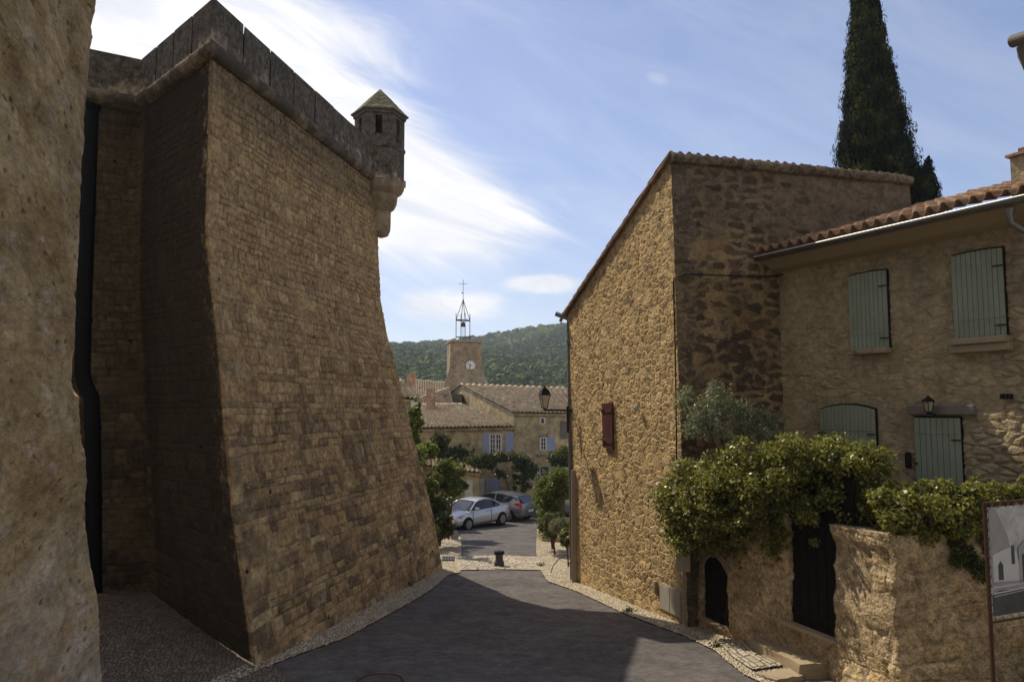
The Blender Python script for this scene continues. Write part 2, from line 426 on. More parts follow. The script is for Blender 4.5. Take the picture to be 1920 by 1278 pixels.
def m_garden(nb):
    uv = nb.uv(); u, v, _ = nb.sep(uv)
    d, a, b = ashlar(nb, uv, .42, .26, 1.3, 2.); n = nb.noise(uv, .9, 5, .6); f = nb.noise(uv, 26, 5, .72); m2 = nb.noise(uv, 5, 5, .68)
    joint = 1 - d.ss(.01, .035)
    col = nb.mix(a, (.50, .34, .16), (.64, .49, .28))
    col = nb.mix(joint * .6, col, nb.mix(m2, (.46, .37, .25), (.58, .5, .38)))
    over = n.ss(.40, .56) * .8
    col = nb.mix(over, col, nb.mix(m2, (.36, .27, .16), (.50, .39, .24)))
    col = nb.mix(((nb.noise(uv, 1.5, 5, .7)).ss(.56, .68)) * .6, col, (.09, .07, .05))
    pit = nb.voro(uv, 16, 'F1', 1).ss(.12, .3)
    h = d.ss(0, .05) * .032 * (1 - over) + a * .035 * (1 - over) + m2 * .05 + f * .014 - .05
    return dict(col=grain(nb, uv, nb.mix((1 - pit) * .35, col, (.14, .09, .05)), .5, 1.3, 8.), disp=h, bump=f + pit * .3, bs=.6, bd=.02, rough=.95)
M_GARD = mat('garden_wall_stone', m_garden)

def m_asphalt(nb):
    o = nb.obj(); f = nb.noise(o, 90, 4, .8); g = nb.voro(o, 55, 'F1', 1, '3D'); n = nb.noise(o, .35, 5, .6); n2 = nb.noise(o, 2.2, 5, .7)
    col = nb.mix(f, (.074, .067, .062), (.145, .131, .122))
    col = nb.mix(n.ss(.35, .65) * .5, col, (.15, .135, .125)); m5 = nb.noise(o, 7, 5, .8); col = nb.mix(m5.ss(.5, .7) * .35, col, (.20, .18, .165)); col = nb.mix(nb.noise(o, 1.1, 5, .75).ss(.55, .62) * .25, col, (.055, .05, .05))
    col = nb.mix(n2.ss(.55, .7) * .3, col, (.07, .062, .062))
    x, y, z = nb.sep(o); w = nb.comb(x + n2 * .5, y + n2 * .5, 0)
    cr = 1 - nb.voro(w, .42, 'DISTANCE_TO_EDGE', 1).ss(.0, .009)
    cr = cr * nb.noise(o, .3, 3).ss(.54, .62) * .6
    col = nb.mix(cr * .85, col, (.03, .027, .027))
    return dict(col=grain(nb, o, col, .78, 1.14, 6.), bump=f + g * .5 - cr, bs=.35, bd=.006, rough=.9)
M_ASPH = mat('asphalt', m_asphalt)

def m_cobble(nb):
    uv = nb.uv(); d, a, b = rubble(nb, uv, .14, .075, 1., .8); f = nb.noise(uv, 26, 5, .75); n = nb.noise(uv, .8, 5, .7); d = d + (nb.noise(uv, 15, 5, .75) - .5) * .35 + (n - .5) * .4
    s = d.ss(.02, .14)
    col = nb.ramp(a, [(0, (.44, .37, .26)), (.4, (.56, .48, .36)), (.7, (.34, .28, .19)), (1, (.64, .56, .42))])
    col = nb.mix(s * .7 + .3, (.15, .12, .08), col); col = nb.mix(n.ss(.5, .65) * .45, col, (.15, .125, .09))
    return dict(col=nb.mix(f * .3, col, (.15, .12, .09)), disp=s * .025 + f * .004, bump=f, bs=.4, bd=.01, rough=.85)
M_COB = mat('cobblestone', m_cobble)
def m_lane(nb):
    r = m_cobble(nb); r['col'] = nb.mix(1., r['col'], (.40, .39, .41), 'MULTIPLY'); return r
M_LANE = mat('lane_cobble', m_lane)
def m_setts(nb):
    uv = nb.uv(); d, a, b = ashlar(nb, uv, .2, .12, .35, 1.); f = nb.noise(uv, 30, 5, .7)
    s = d.ss(.003, .02)
    col = nb.mix(a, (.36, .31, .23), (.52, .46, .36)); col = nb.mix(s, (.14, .12, .08), col)
    return dict(col=nb.mix(f * .3, col, (.2, .16, .12)), disp=s * .02 + a * .006, bump=f, bs=.4, bd=.01, rough=.85)
M_SET = mat('paving_setts', m_setts)
def m_slab(nb):
    o = nb.obj(); n = nb.noise(o, 1.6, 5, .65); f = nb.noise(o, 24, 5, .7)
    cr = 1 - nb.voro(nb.mix(.25, o, nb.noise(o, 2, 3, col=True)), 1.2, 'DISTANCE_TO_EDGE', 1, '3D').ss(0, .012)
    col = nb.mix(n, (.30, .235, .15), (.47, .38, .26)); col = nb.mix(cr * .7, col, (.1, .07, .04))
    return dict(col=nb.mix(f * .35, col, (.2, .15, .09)), bump=f + n, bs=.6, bd=.02, rough=.93)
M_SLAB = mat('slab_stone', m_slab)
def m_dirt(nb):
    o = nb.obj(); n = nb.noise(o, .6, 5, .65); f = nb.noise(o, 12, 5, .7)
    return dict(col=nb.mix(f, nb.mix(n, (.13, .11, .07), (.2, .165, .11)), (.22, .19, .14)), bump=f, bs=.6, bd=.03, rough=.95)
M_DIRT = mat('earth', m_dirt)
def m_hill(nb):
    o = nb.obj(); n = nb.noise(o, .03, 5, .6)
    return dict(col=nb.mix(n, (.05, .07, .03), (.11, .13, .05)), rough=.95)
M_HILL = mat('hillside', m_hill)
def m_tile(nb):
    uv = nb.uv(); u, v, _ = nb.sep(uv); c = nb.comb((u / .22).floor(), (v / .36).floor(), 0); r = nb.white(c); r2 = nb.white(nb.comb((v / .36).floor(), (u / .22).floor(), 4))
    f = nb.noise(uv, 14, 5, .7); n = nb.noise(uv, .8, 5, .65)
    col = nb.ramp(r, [(0, (.42, .27, .16)), (.3, (.58, .43, .28)), (.6, (.42, .32, .21)), (.85, (.70, .58, .41)), (1, (.26, .18, .13))])
    col = nb.mix(n.ss(.42, .62) * .6, col, (.28, .235, .17)); col = nb.mix((f * r2).ss(.25, .5) * .7, col, (.50, .43, .31))
    return dict(col=col, bump=f, bs=.4, bd=.01, rough=.9)
M_TILE = mat('clay_tile', m_tile)
def m_tile_dark(nb):
    r = m_tile(nb); r['col'] = nb.mix(1., r['col'], (.62, .50, .46), 'MULTIPLY'); return r
M_TILE2 = mat('weathered_tile', m_tile_dark)
def wallmat(name, c1, c2):
    def fn(nb):
        o = nb.obj(); n = nb.noise(o, .5, 5, .65); f = nb.noise(o, 5, 5, .7)
        z = nb.sep(o)[2]
        col = grain(nb, o, nb.mix(n * .6 + f * .4, c1, c2), .65, 1.25, 2.2); return dict(col=col, bump=f, bs=.7, bd=.06, rough=.95)
    return mat(name, fn)
M_WA = wallmat('ochre_plaster', (.36, .285, .16), (.50, .41, .25))
M_WB = wallmat('pale_plaster', (.37, .29, .17), (.51, .42, .26))
M_WC = wallmat('salmon_plaster', (.42, .25, .15), (.52, .34, .22))
M_WG = wallmat('grey_plaster', (.15, .125, .10), (.25, .205, .155))
M_TOW = wallmat('tower_stone', (.22, .165, .105), (.42, .335, .225))
def paint(name, c, c2, rough=.6, grain=1):
    def fn(nb):
        o = nb.obj(); x, y, z = nb.sep(o); s = nb.noise(nb.comb(x * 9, y * 9, z * .7), 2, 5, .6); n = nb.noise(o, 1.7, 5, .7)
        return dict(col=nb.mix((n * .6 + s * .4).ss(.35, .7), c, c2), bump=s, bs=.25, bd=.005, rough=rough)
    return mat(name, fn)
M_GRN = paint('sage_paint', (.245, .275, .205), (.315, .345, .265))
M_RED = paint('oxblood_paint', (.075, .026, .020), (.115, .042, .032))
M_LIL = paint('lilac_paint', (.27, .31, .47), (.35, .39, .55))
M_WHT = paint('white_paint', (.55, .53, .48), (.7, .68, .62))
M_CREAM = paint('cream_paint', (.38, .34, .27), (.48, .43, .34), .5)
M_BEIGE = paint('cabinet_beige', (.29, .235, .165), (.36, .295, .215), .55)
def m_zinc(nb):
    o = nb.obj(); n = nb.noise(o, 3, 5, .7)
    return dict(col=nb.mix(n, (.16, .16, .165), (.30, .30, .30)), metal=.7, rough=.45)
M_ZINC = mat('zinc', m_zinc)
M_PIPE = mat('dull_pipe', lambda nb: dict(col=nb.mix(nb.noise(nb.obj(), 2.5, 5), (.12, .11, .10), (.22, .20, .18)), rough=.6))
M_IRON = mat('black_iron', lambda nb: dict(col=nb.mix(nb.noise(nb.obj(), 12, 4), (.012, .012, .013), (.03, .027, .026)), rough=.5, metal=.2))
M_RUST = mat('rusty_steel', lambda nb: dict(col=nb.mix(nb.noise(nb.obj(), 9, 5, .7), (.035, .022, .017), (.11, .055, .033)), rough=.8))
M_BLACK = mat('black_paint', lambda nb: dict(spec=.1, col=nb.mix(nb.noise(nb.obj(), 5, 4), (.004, .004, .005), (.010, .010, .012)), rough=.6))
M_DWOOD = mat('dark_wood', lambda nb: dict(col=nb.mix(nb.noise(nb.obj(), 6, 5), (.010, .008, .007), (.022, .017, .013)), rough=.8))
M_LINT = mat('weathered_oak', lambda nb: dict(col=nb.mix(nb.noise(nb.obj(), 5, 5, .7), (.12, .10, .085), (.28, .245, .21)), rough=.9))
M_GLASS = mat('dark_glass', col=(.012, .015, .018), rough=.08, spec=.6)
M_LGLASS = mat('lantern_glass', lambda nb: dict(col=nb.mix(nb.noise(nb.obj(), 4, 3), (.5, .45, .33), (.62, .57, .44)), rough=.35, transl=.35, tcol=(.7, .65, .5)))
M_BARK = mat('bark', lambda nb: dict(col=nb.mix(nb.noise(nb.obj(), 14, 5), (.05, .035, .022), (.13, .095, .06)), rough=.95, bump=nb.noise(nb.obj(), 20, 5)))
M_SILV = mat('silver_paint', lambda nb: dict(col=nb.mix(nb.noise(nb.obj(), 2, 3), (.42, .42, .43), (.47, .47, .48)), metal=.55, rough=.33, coat=.8, spec=.5))
M_GREY = mat('grey_car_paint', lambda nb: dict(col=nb.mix(nb.noise(nb.obj(), 2, 3), (.17, .18, .20), (.20, .21, .23)), metal=.55, rough=.33, coat=.8, spec=.5))
M_RUBB = mat('tyre_rubber', col=(.013, .013, .014), rough=.85)
M_RIM = mat('alloy', col=(.30, .29, .28), metal=.8, rough=.35)
M_TAIL = mat('tail_light_red', col=(.55, .02, .015), rough=.2, coat=1)
M_PLATE = mat('number_plate', col=(.6, .58, .5), rough=.4)
M_FACE = mat('clock_white', col=(.78, .78, .76), rough=.5)
def leafmat(name, c1, c2, c3, tr=.35, rough=.45):
    def fn(nb):
        r = nb.island()
        col = nb.ramp(r, [(0, c1), (.5, c2), (1, c3)])
        return dict(col=col, rough=rough, spec=.4, transl=tr, tcol=nb.mix(.45, col, (.32, .33, .05)))
    return mat(name, fn)
M_ROSE = leafmat('rose_leaf', (.045, .055, .013), (.16, .165, .030), (.42, .40, .10), .40, .38)
M_OLIVE = leafmat('olive_leaf', (.11, .13, .075), (.19, .21, .125), (.32, .33, .22), .25, .5)
def m_cyp(nb):
    o = nb.obj(); n = nb.noise(o, 1.1, 4, .6); r = nb.island(); k = (n - .5) * 3. + r * .5 + .1
    return dict(col=nb.ramp(k, [(.1, (.008, .014, .005)), (.45, (.026, .036, .011)), (.8, (.075, .080, .020)), (1, (.12, .11, .03))]), rough=.95, spec=.03)
M_CYP = mat('cypress_spray', m_cyp)
M_BUSH = leafmat('shrub_leaf', (.04, .065, .015), (.11, .15, .028), (.22, .25, .045), .35, .45)
M_DARKB = leafmat('dark_leaf', (.022, .036, .012), (.045, .065, .018), (.11, .12, .03), .25, .5)
M_YEL = leafmat('fig_leaf', (.08, .14, .02), (.14, .2, .03), (.2, .26, .05), .5, .45)
M_WOOD = leafmat('forest_leaf', (.022, .040, .020), (.042, .065, .026), (.085, .105, .035), .1, .8)
M_SCRUB = leafmat('scrub_leaf', (.06, .09, .03), (.09, .13, .04), (.13, .16, .05), .2, .8)
M_FLOW = mat('cream_petal', lambda nb: dict(col=nb.mix(nb.island(), (.45, .36, .22), (.62, .52, .34)), rough=.6, transl=.3, tcol=(.7, .6, .4)))
M_GRASSY = leafmat('grey_grass', (.11, .12, .07), (.17, .17, .1), (.24, .22, .13), .3, .7)

# ------------------------------------------------------------------ foliage
def rand_unit(n):
    v = RNG.normal(size=(n, 3)); return v / np.linalg.norm(v, axis=1)[:, None]
def leaf_mesh(name, C, N, size, m, parent=None, aspect=.5, var=.35, droop=None):
    """C centres, N normals: a folded four-cornered leaf each"""
    n = len(C); a = rand_unit(n)
    if droop is not None: a = a * (1 - droop[1]) + np.array(droop[0]) * droop[1]
    X = a - N * (a * N).sum(1)[:, None]; X /= (np.linalg.norm(X, axis=1)[:, None] + 1e-9); Y = np.cross(N, X)
    s = size * (1 + (RNG.random(n) - .5) * 2 * var)[:, None]
    tip = C + X * s * .5; base = C - X * s * .5; up = N * s * .08
    l = C + Y * s * .5 * aspect + up; r = C - Y * s * .5 * aspect + up
    V = np.stack([base, r, tip, l], 1).reshape(-1, 3)
    Fq = np.arange(4 * n).reshape(n, 4)
    return mesh_np(name, V, Fq, m, parent, smooth=False)
def blob_points(blobs, n, shell=.55, lump=.22):
    """points near the surfaces of ellipsoids, clumped: (cx,cy,cz,rx,ry,rz)"""
    vol = np.array([b[3] * b[4] + b[4] * b[5] + b[3] * b[5] for b in blobs]); cnt = np.maximum(1, (vol / vol.sum() * n)).astype(int)
    C, N = [], []
    for b, k in zip(blobs, cnt):
        d = rand_unit(k)
        w = np.sin(d[:, 0] * 7 + b[0] * 3) * np.sin(d[:, 1] * 6 + b[1] * 5) * np.sin(d[:, 2] * 7 + b[2])
        r = (1 - shell * RNG.random(k) ** 1.8) * (1 + lump * w)
        C.append(np.array(b[:3]) + d * r[:, None] * np.array(b[3:6]))
        nn = d * .45 + rand_unit(k) * .9 + np.array([0, 0, .35]); N.append(nn / np.linalg.norm(nn, axis=1)[:, None])
    return np.concatenate(C), np.concatenate(N)
def clump_blobs(path, rad, n, r0, r1, flat=1.):
    out = []
    for _ in range(n):
        i = random.random() * (len(path) - 1); k = int(i); c = Vector(path[k]).lerp(Vector(path[min(k + 1, len(path) - 1)]), i - k)
        R = rad if not isinstance(rad, (list, tuple)) else rad[k] + (rad[min(k + 1, len(rad) - 1)] - rad[k]) * (i - k)
        d = Vector([random.gauss(0, 1) for _ in range(3)]).normalized() * R * random.random() ** .5
        r = random.uniform(r0, r1); out.append((c.x + d.x, c.y + d.y, c.z + d.z * flat, r, r, r * .8))
    return out
def branches(base, tips, r, m, parent, name='trunk', fork=None):
    b = MB(); base = Vector(base)
    for t in tips:
        t = Vector(t); f = fork or base.lerp(t, .4); f = Vector(f)
        mid = f.lerp(t, .5) + Vector([random.uniform(-.1, .1) * (t - f).length for _ in range(3)])
        b.tube([base, f, mid, t], [r, r * .7, r * .4, r * .1], 6)
    return b.build(name, m, parent, True)

# ------------------------------------------------------------------ ground, hill, road
def build_ground():
    xs = np.unique(np.concatenate([np.linspace(-900, -60, 30), np.linspace(-60, 60, 100), np.linspace(60, 900, 30)]))
    ys = np.unique(np.concatenate([np.linspace(-15, 60, 76), np.linspace(60, 160, 20), np.linspace(160, 640, 50), np.linspace(640, 1500, 12)]))
    V = np.array([(x, y, gz(x, y) - .012) for x in xs for y in ys]); nx, ny = len(xs), len(ys)
    idx = np.arange(nx * ny).reshape(nx, ny)
    q = np.stack([idx[:-1, :-1], idx[1:, :-1], idx[1:, 1:], idx[:-1, 1:]], -1).reshape(-1, 4)
    o = mesh_np('ground', V, q, [M_DIRT, M_HILL]); 
    ctr = V[q].mean(1)[:, 1]; o.data.polygons.foreach_set('material_index', (ctr > 110).astype(np.int32))
    tag(o, kind='structure')
build_ground()
def sheet(name, pts, m, off, res=None):
    q_ = [Vector((p[0], p[1], 0)) for p in pts]; pts = []
    for a_, b_ in zip(q_, q_[1:] + q_[:1]):
        k_ = max(1, int((b_ - a_).length / .22))
        for i_ in range(k_):
            w_ = a_.lerp(b_, i_ / k_); pts.append((w_.x + random.gauss(0, .02), w_.y + random.gauss(0, .02)))
    b = MB(); b.poly([(p[0], p[1], -(3.5 + .06 * p[1]) + off) for p in pts]); o = b.build(name, m); 
    # make sure it faces up
    if o.data.polygons[0].normal.z < 0: o.data.flip_normals()
    return tag(o, kind='structure')
gp = lambda *a: [G(x, y) for x, y in a]
road = [(-4.3, 8.2), (-3.3, 11.5)] + gp((402, 1276), (520, 1228), (640, 1188), (740, 1135), (836, 1076), (862, 1066), (862, 1042), (862, 1012), (852, 985)) + [(-6, 40)] + \
       [(14, 40)] + gp((1062, 962), (1012, 985), (1008, 1030), (1014, 1062), (1030, 1088), (1082, 1106), (1180, 1148), (1290, 1188), (1345, 1215), (1400, 1260), (1440, 1280)) + [(5.2, 9.5), (6, 8.2)]
sheet('road', road, M_ASPH, .004)
b = MB(); b.poly([(-16, 40, gz(0, 40) + .004), (22, 40, gz(0, 40) + .004), (22, 46, gz(0, 46) + .004), (-16, 46, gz(0, 46) + .004)])
tag(b.build('parking_area', M_ASPH), kind='structure')

def strip(name, A, B, m, off, cell=.04, parent=None):
    """grid between two ground lines"""
    pa = [Vector((p[0], p[1], gz(p[0], p[1]) + off)) for p in A]; pb = [Vector((p[0], p[1], gz(p[0], p[1]) + off)) for p in B]
    profs = [[a, c] for a, c in zip(pa, pb)]
    def fn(Ar, U, Vv):
        g = np.vectorize(gz)(Ar[..., 0], Ar[..., 1]) + off
        Ar = Ar.copy(); Ar[..., 2] = g; return Ar
    o = loft(name, profs, m, parent, cell=cell, fn=fn, flat=True)
    n = sum(p.normal.z for p in o.data.polygons[:20])
    if n < 0: o.data.flip_normals()
    return tag(o, kind='structure')
# gutter of flat stones along the bastion
strip('stone_gutter', gp((396, 1278), (480, 1238), (600, 1180), (700, 1133), (780, 1092), (838, 1062)),
      gp((384, 1304), (528, 1240), (648, 1197), (748, 1143), (808, 1107), (848, 1073)), M_COB, .008)
# cobbled lane between the near wall and the bastion
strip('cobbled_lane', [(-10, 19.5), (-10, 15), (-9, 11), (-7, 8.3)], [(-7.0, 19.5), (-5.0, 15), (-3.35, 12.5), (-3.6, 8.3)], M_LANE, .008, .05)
# band of setts across the street and the pavement at its left
strip('sett_band', gp((862, 1043), (936, 1042), (1009, 1044)), gp((856, 1070), (936, 1068), (1018, 1070)), M_SET, .012, .03)
strip('left_pavement', gp((790, 1090), (800, 1040), (815, 1010), (820, 985)), gp((863, 1074), (865, 1042), (865, 1012), (853, 986)), M_COB, .008, .04)
strip('right_pavement', gp((1006, 1000), (1005, 1035), (1011, 1066), (1027, 1091), (1080, 1109), (1174, 1153), (1282, 1193), (1338, 1220), (1394, 1266), (1437, 1286)),
      gp((1062, 980), (1072, 1030), (1076, 1062), (1076, 1082), (1092, 1094), (1192, 1126), (1300, 1166), (1380, 1190), (1470, 1215), (1560, 1262)), M_COB, .008, .035)
strip('sett_patch', gp((1352, 1214), (1372, 1235), (1412, 1262)), gp((1412, 1205), (1440, 1222), (1492, 1250)), M_SET, .05, .03)

# ------------------------------------------------------------------ bastion
bast = thing('stone_bastion', 'huge battered stone bastion with parapet and corner turret, left of the street', 'bastion')
nearP = [(480, 1235, 13.5), (461, 1110, 13.85), (440, 960, 14.26), (425, 800, 14.6), (412, 640, 14.95), (398, 520, 15.2), (390, 430, 15.3), (394, 270, 15.3), (397, 112, 15.3)]
farP = [(832, 1062, 24.9), (812, 970, 24.85), (790, 880, 24.75), (766, 790, 24.68), (745, 700, 24.6), (726, 630, 24.55), (712, 560, 24.5), (708, 450, 24.5), (707, 358, 24.5)]
inP = [(285, 1110, 17.4), (280, 1000, 17.55), (272, 900, 17.7), (262, 760, 17.9), (254, 620, 18.0), (252, 520, 18.05), (254, 400, 18.1), (258, 300, 18.1), (263, 208, 18.1)]
pN = [P(*p) for p in nearP]; pF = [P(*p) for p in farP]; pI = [P(*p) for p in inP]
ZT = pN[-1].z
for L in (pF, pI):
    L[-1].z = ZT
pI[0].z = gz(pI[0].x, pI[0].y) - .1; pN[0].z -= .1; pF[0].z -= .3
dW = Vector((-.9, -.55, 0)).normalized()
pW = [p + dW * 4.5 for p in pI]
pB = [p + Vector((-6, 2.5, 0)) for p in pF]
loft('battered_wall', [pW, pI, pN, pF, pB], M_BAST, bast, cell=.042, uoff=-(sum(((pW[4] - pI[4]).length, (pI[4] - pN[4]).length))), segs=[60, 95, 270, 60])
# parapet (slabs) and cordon
ctr = [pW[-1], pI[-1], pN[-1], pF[-1], pB[-1]]
base_line = [Vector((p.x, p.y, 0)) for p in ctr]
ZP = P(397, 0, 15.1).z + .10
par = MB(); cor = MB()
def outn(a, c):
    d = (c - a).normalized(); return Vector((d.y, -d.x, 0))
def mitre(off):
    out = []
    for i, p in enumerate(base_line):
        if i in (0, 4): out.append(p + outn(*base_line[i:i + 2] if i == 0 else base_line[3:5]) * off); continue
        n1 = outn(base_line[i - 1], p); n2 = outn(p, base_line[i + 1]); n = (n1 + n2).normalized(); out.append(p + n * off / max(.4, n.dot(n1)))
    return out
Om, Im, Og = mitre(.06), mitre(-.45), mitre(-.10)
for i in range(4):
    L = (base_line[i + 1] - base_line[i]).length; k = max(1, round(L / 1.12))
    for j in range(k):
        t0 = (j + (.020 if j else 0)) / k; t1 = (j + 1 - (.020 if j < k - 1 else 0)) / k
        z1 = ZP + random.uniform(-.012, .012) + j * 1e-4; o_ = outn(base_line[i], base_line[i + 1]) * random.uniform(-.006, .006) * (0 < j < k - 1)
        q = [Om[i].lerp(Om[i + 1], t0) + o_, Om[i].lerp(Om[i + 1], t1) + o_, Im[i].lerp(Im[i + 1], t1), Im[i].lerp(Im[i + 1], t0)]
        par.prism([(v.x, v.y) for v in q], ZT + .34, z1)
    q = [Og[i], Og[i + 1], Im[i + 1].lerp(Om[i + 1], .2), Im[i].lerp(Om[i], .2)]
    par.prism([(v.x, v.y) for v in q], ZT + .0, ZP - .05)
par.build('parapet', M_PARA, bast, bev=.012)
prof = [(-.05, .02), (.08, .02), (.14, .06), (.19, .13), (.19, .23), (.15, .30), (.09, .34), (-.05, .35)]
vs = []
for i, p in enumerate(base_line):
    if i == 0: n = outn(base_line[0], base_line[1]); sc = 1
    elif i == 4: n = outn(base_line[3], base_line[4]); sc = 1
    else:
        n1 = outn(base_line[i - 1], p); n2 = outn(p, base_line[i + 1]); n = (n1 + n2).normalized(); sc = 1 / max(.5, n.dot(n1))
    vs.append([cor.b.verts.new(Vector((p.x, p.y, ZT + z)) + n * o_ * sc) for o_, z in prof])
for A, B in zip(vs, vs[1:]):
    for k in range(len(prof) - 1): cor.b.faces.new((A[k], B[k], B[k + 1], A[k + 1]))
def m_cord(nb):
    o = nb.obj(); n = nb.noise(o, 1.1, 5, .72); f = nb.noise(o, 9, 5, .78)
    col = nb.mix(n.ss(.34, .56), (.30, .235, .15), (.085, .075, .062)); return dict(col=nb.mix(f.ss(.45, .7) * .6, col, (.12, .10, .08)), bump=f + n, bs=.9, bd=.05, rough=.95)
bmesh.ops.subdivide_edges(cor.b, edges=[e for e in cor.b.edges if e.calc_length() > 2], cuts=60)
for v in cor.b.verts: v.co += Vector([random.gauss(0, .008) for _ in range(3)])
co = cor.build('cordon_moulding', mat('cordon_stone', m_cord), bast, True)

# sentry turret
tc = P(711, 300, 24.6); tc = Vector((tc.x, tc.y, 0))
zt = lambda py: P(711, py, 24.6).z
R = .80; A0 = math.radians(188)
hexv = lambda r, z, k: Vector((tc.x + r * math.cos(A0 + k * math.pi / 3), tc.y + r * math.sin(A0 + k * math.pi / 3), z))
tur = MB()
tur.prism([(hexv(R, 0, k).x, hexv(R, 0, k).y) for k in range(6)], zt(345), zt(283))
for (r, y0, y1) in ((R + .035, 287, 280), (R + .05, 226, 219), (R + .06, 350, 338)):
    tur.prism([(hexv(r, 0, k).x, hexv(r, 0, k).y) for k in range(6)], zt(y0), zt(y1))
za, zb = zt(280) , zt(226)
for k in range(6):
    a, c = hexv(R, 0, k), hexv(R, 0, k + 1); n = Vector((a.x + c.x - 2 * tc.x, a.y + c.y - 2 * tc.y, 0)).normalized()
    w0, w1 = (.36, .62) if n.y < .1 else (.5, .5)
    za2 = za + (zb - za) * (.12 if k % 2 == 0 else .3); zb2 = zb - .07
    def pan(t0, t1, z0, z1):
        q = [a.lerp(c, t0), a.lerp(c, t1), a.lerp(c, t1) - n * .16, a.lerp(c, t0) - n * .16]; tur.prism([(v.x, v.y) for v in q], z0, z1)
    pan(0, w0, za, zb); pan(w1, 1, za, zb)
    if w1 > w0: pan(w0, w1, za, za2); pan(w0, w1, zb2, zb)
turo = tur.build('sentry_turret', M_PARA, bast, bev=.012)
rf = MB()
apex = zt(168); ez = zt(220)
rings = []
for i, (r, z) in enumerate(((.92, 0), (.93, .05), (.80, .16), (.66, .32), (.64, .33), (.5, .50), (.48, .51), (.34, .68), (.32, .69), (.18, .84), (.16, .85), (.05, .97), (.01, 1.0))):
    rings.append([rf.b.verts.new(hexv(r, ez + (apex - ez) * z, k)) for k in range(6)])
for Aa, Bb in zip(rings, rings[1:]):
    for k in range(6): rf.b.faces.new((Aa[k], Aa[(k + 1) % 6], Bb[(k + 1) % 6], Bb[k]))
rf.b.faces.new(rings[0][::-1])
def m_scale(nb):
    o = nb.obj(); n = nb.noise(o, 3, 5, .7); v = nb.voro(o, 7, 'F1', 1, '3D')
    return dict(col=nb.mix(n.ss(.4, .65), nb.mix(v, (.10, .09, .065), (.22, .19, .14)), (.13, .13, .06)), bump=v + n, bs=.8, bd=.05, rough=.95)
rf.build('turret_roof', mat('lichened_scales', m_scale), turo)
cb = MB()
cb.lathe((tc.x, tc.y, 0), [(.30, zt(437)), (.33, zt(425)), (.33, zt(400)), (.5, zt(392)), (.58, zt(382)), (.60, zt(372)), (.60, zt(368)), (.74, zt(362)), (.81, zt(354)), (.83, zt(346))], 20)
b2 = MB(); pc = P(716, 430, 24.6)
cb.lathe((pc.x - .02, pc.y, 0), [(.05, zt(446)), (.22, zt(442)), (.29, zt(432)), (.30, zt(420)), (.30, zt(396))], 18)
cb.build('corbel', wallmat('corbel_stone', (.17, .135, .09), (.38, .31, .21)), turo, True)

# black downpipe in the recess
dp = MB(); YP = 16.6
pp = [P(171, 205, YP), P(164, 400, YP), P(157, 600, YP), P(155, 700, YP), P(160, 722, YP), P(172, 745, YP), P(174, 800, YP), P(176, 940, YP), P(178, 1075, YP)]
pp[-1].z = gz(pp[-1].x, pp[-1].y)
dp.tube(pp, .155, 14)
for i in (1, 2, 6, 7): dp.tube([pp[i] + Vector((0, 0, -.04)), pp[i] + Vector((0, 0, .04))], .175, 14)
dp.tube([pp[0] + Vector((0, 0, -.05)), pp[0] + Vector((0, 0, .02)), pp[0] + Vector((0, 0, .10))], [.16, .2, .2], 14)
tag(dp.build('downpipe', M_BLACK, smooth=True), 'thick black downpipe with a bend in the recess beside the bastion', 'pipe')

# ------------------------------------------------------------------ near wall at the left edge of the picture
nE = [(192, 1420), (190, 1278), (188, 1200), (186, 1130), (178, 1090), (168, 1050), (160, 990), (158, 945), (164, 900), (162, 862), (153, 830), (150, 780), (148, 745), (136, 728), (133, 716), (137, 660), (141, 590), (147, 480), (150, 420), (154, 320), (160, 240), (166, 150), (172, 92), (176, 70), (172, 50), (180, 20), (184, -40), (190, -160), (196, -330)]
edge = [P(x, y, 8.0) for x, y in nE]
edge.append(P(196, -330, 8.0) + Vector((0, 0, 12)))  # unseen top and far return enlarged to block sky light from the recess
nearE = [Vector((-2.95, 3.2, p.z)) for p in edge]
backE = [p + Vector((-7, 2.2, 0)) for p in edge]
rearE = [Vector((-2.2, -7, p.z)) for p in edge]  # unseen run behind the camera, lengthened to cut the sky fill
loft('stone_wall', [rearE, nearE, edge, backE], M_NEAR, None, cell=.04, segs=[30, 150, 50])
tag(bpy.data.objects['stone_wall'], 'weathered ochre wall with crumbling edge, nearest at the left', 'wall')

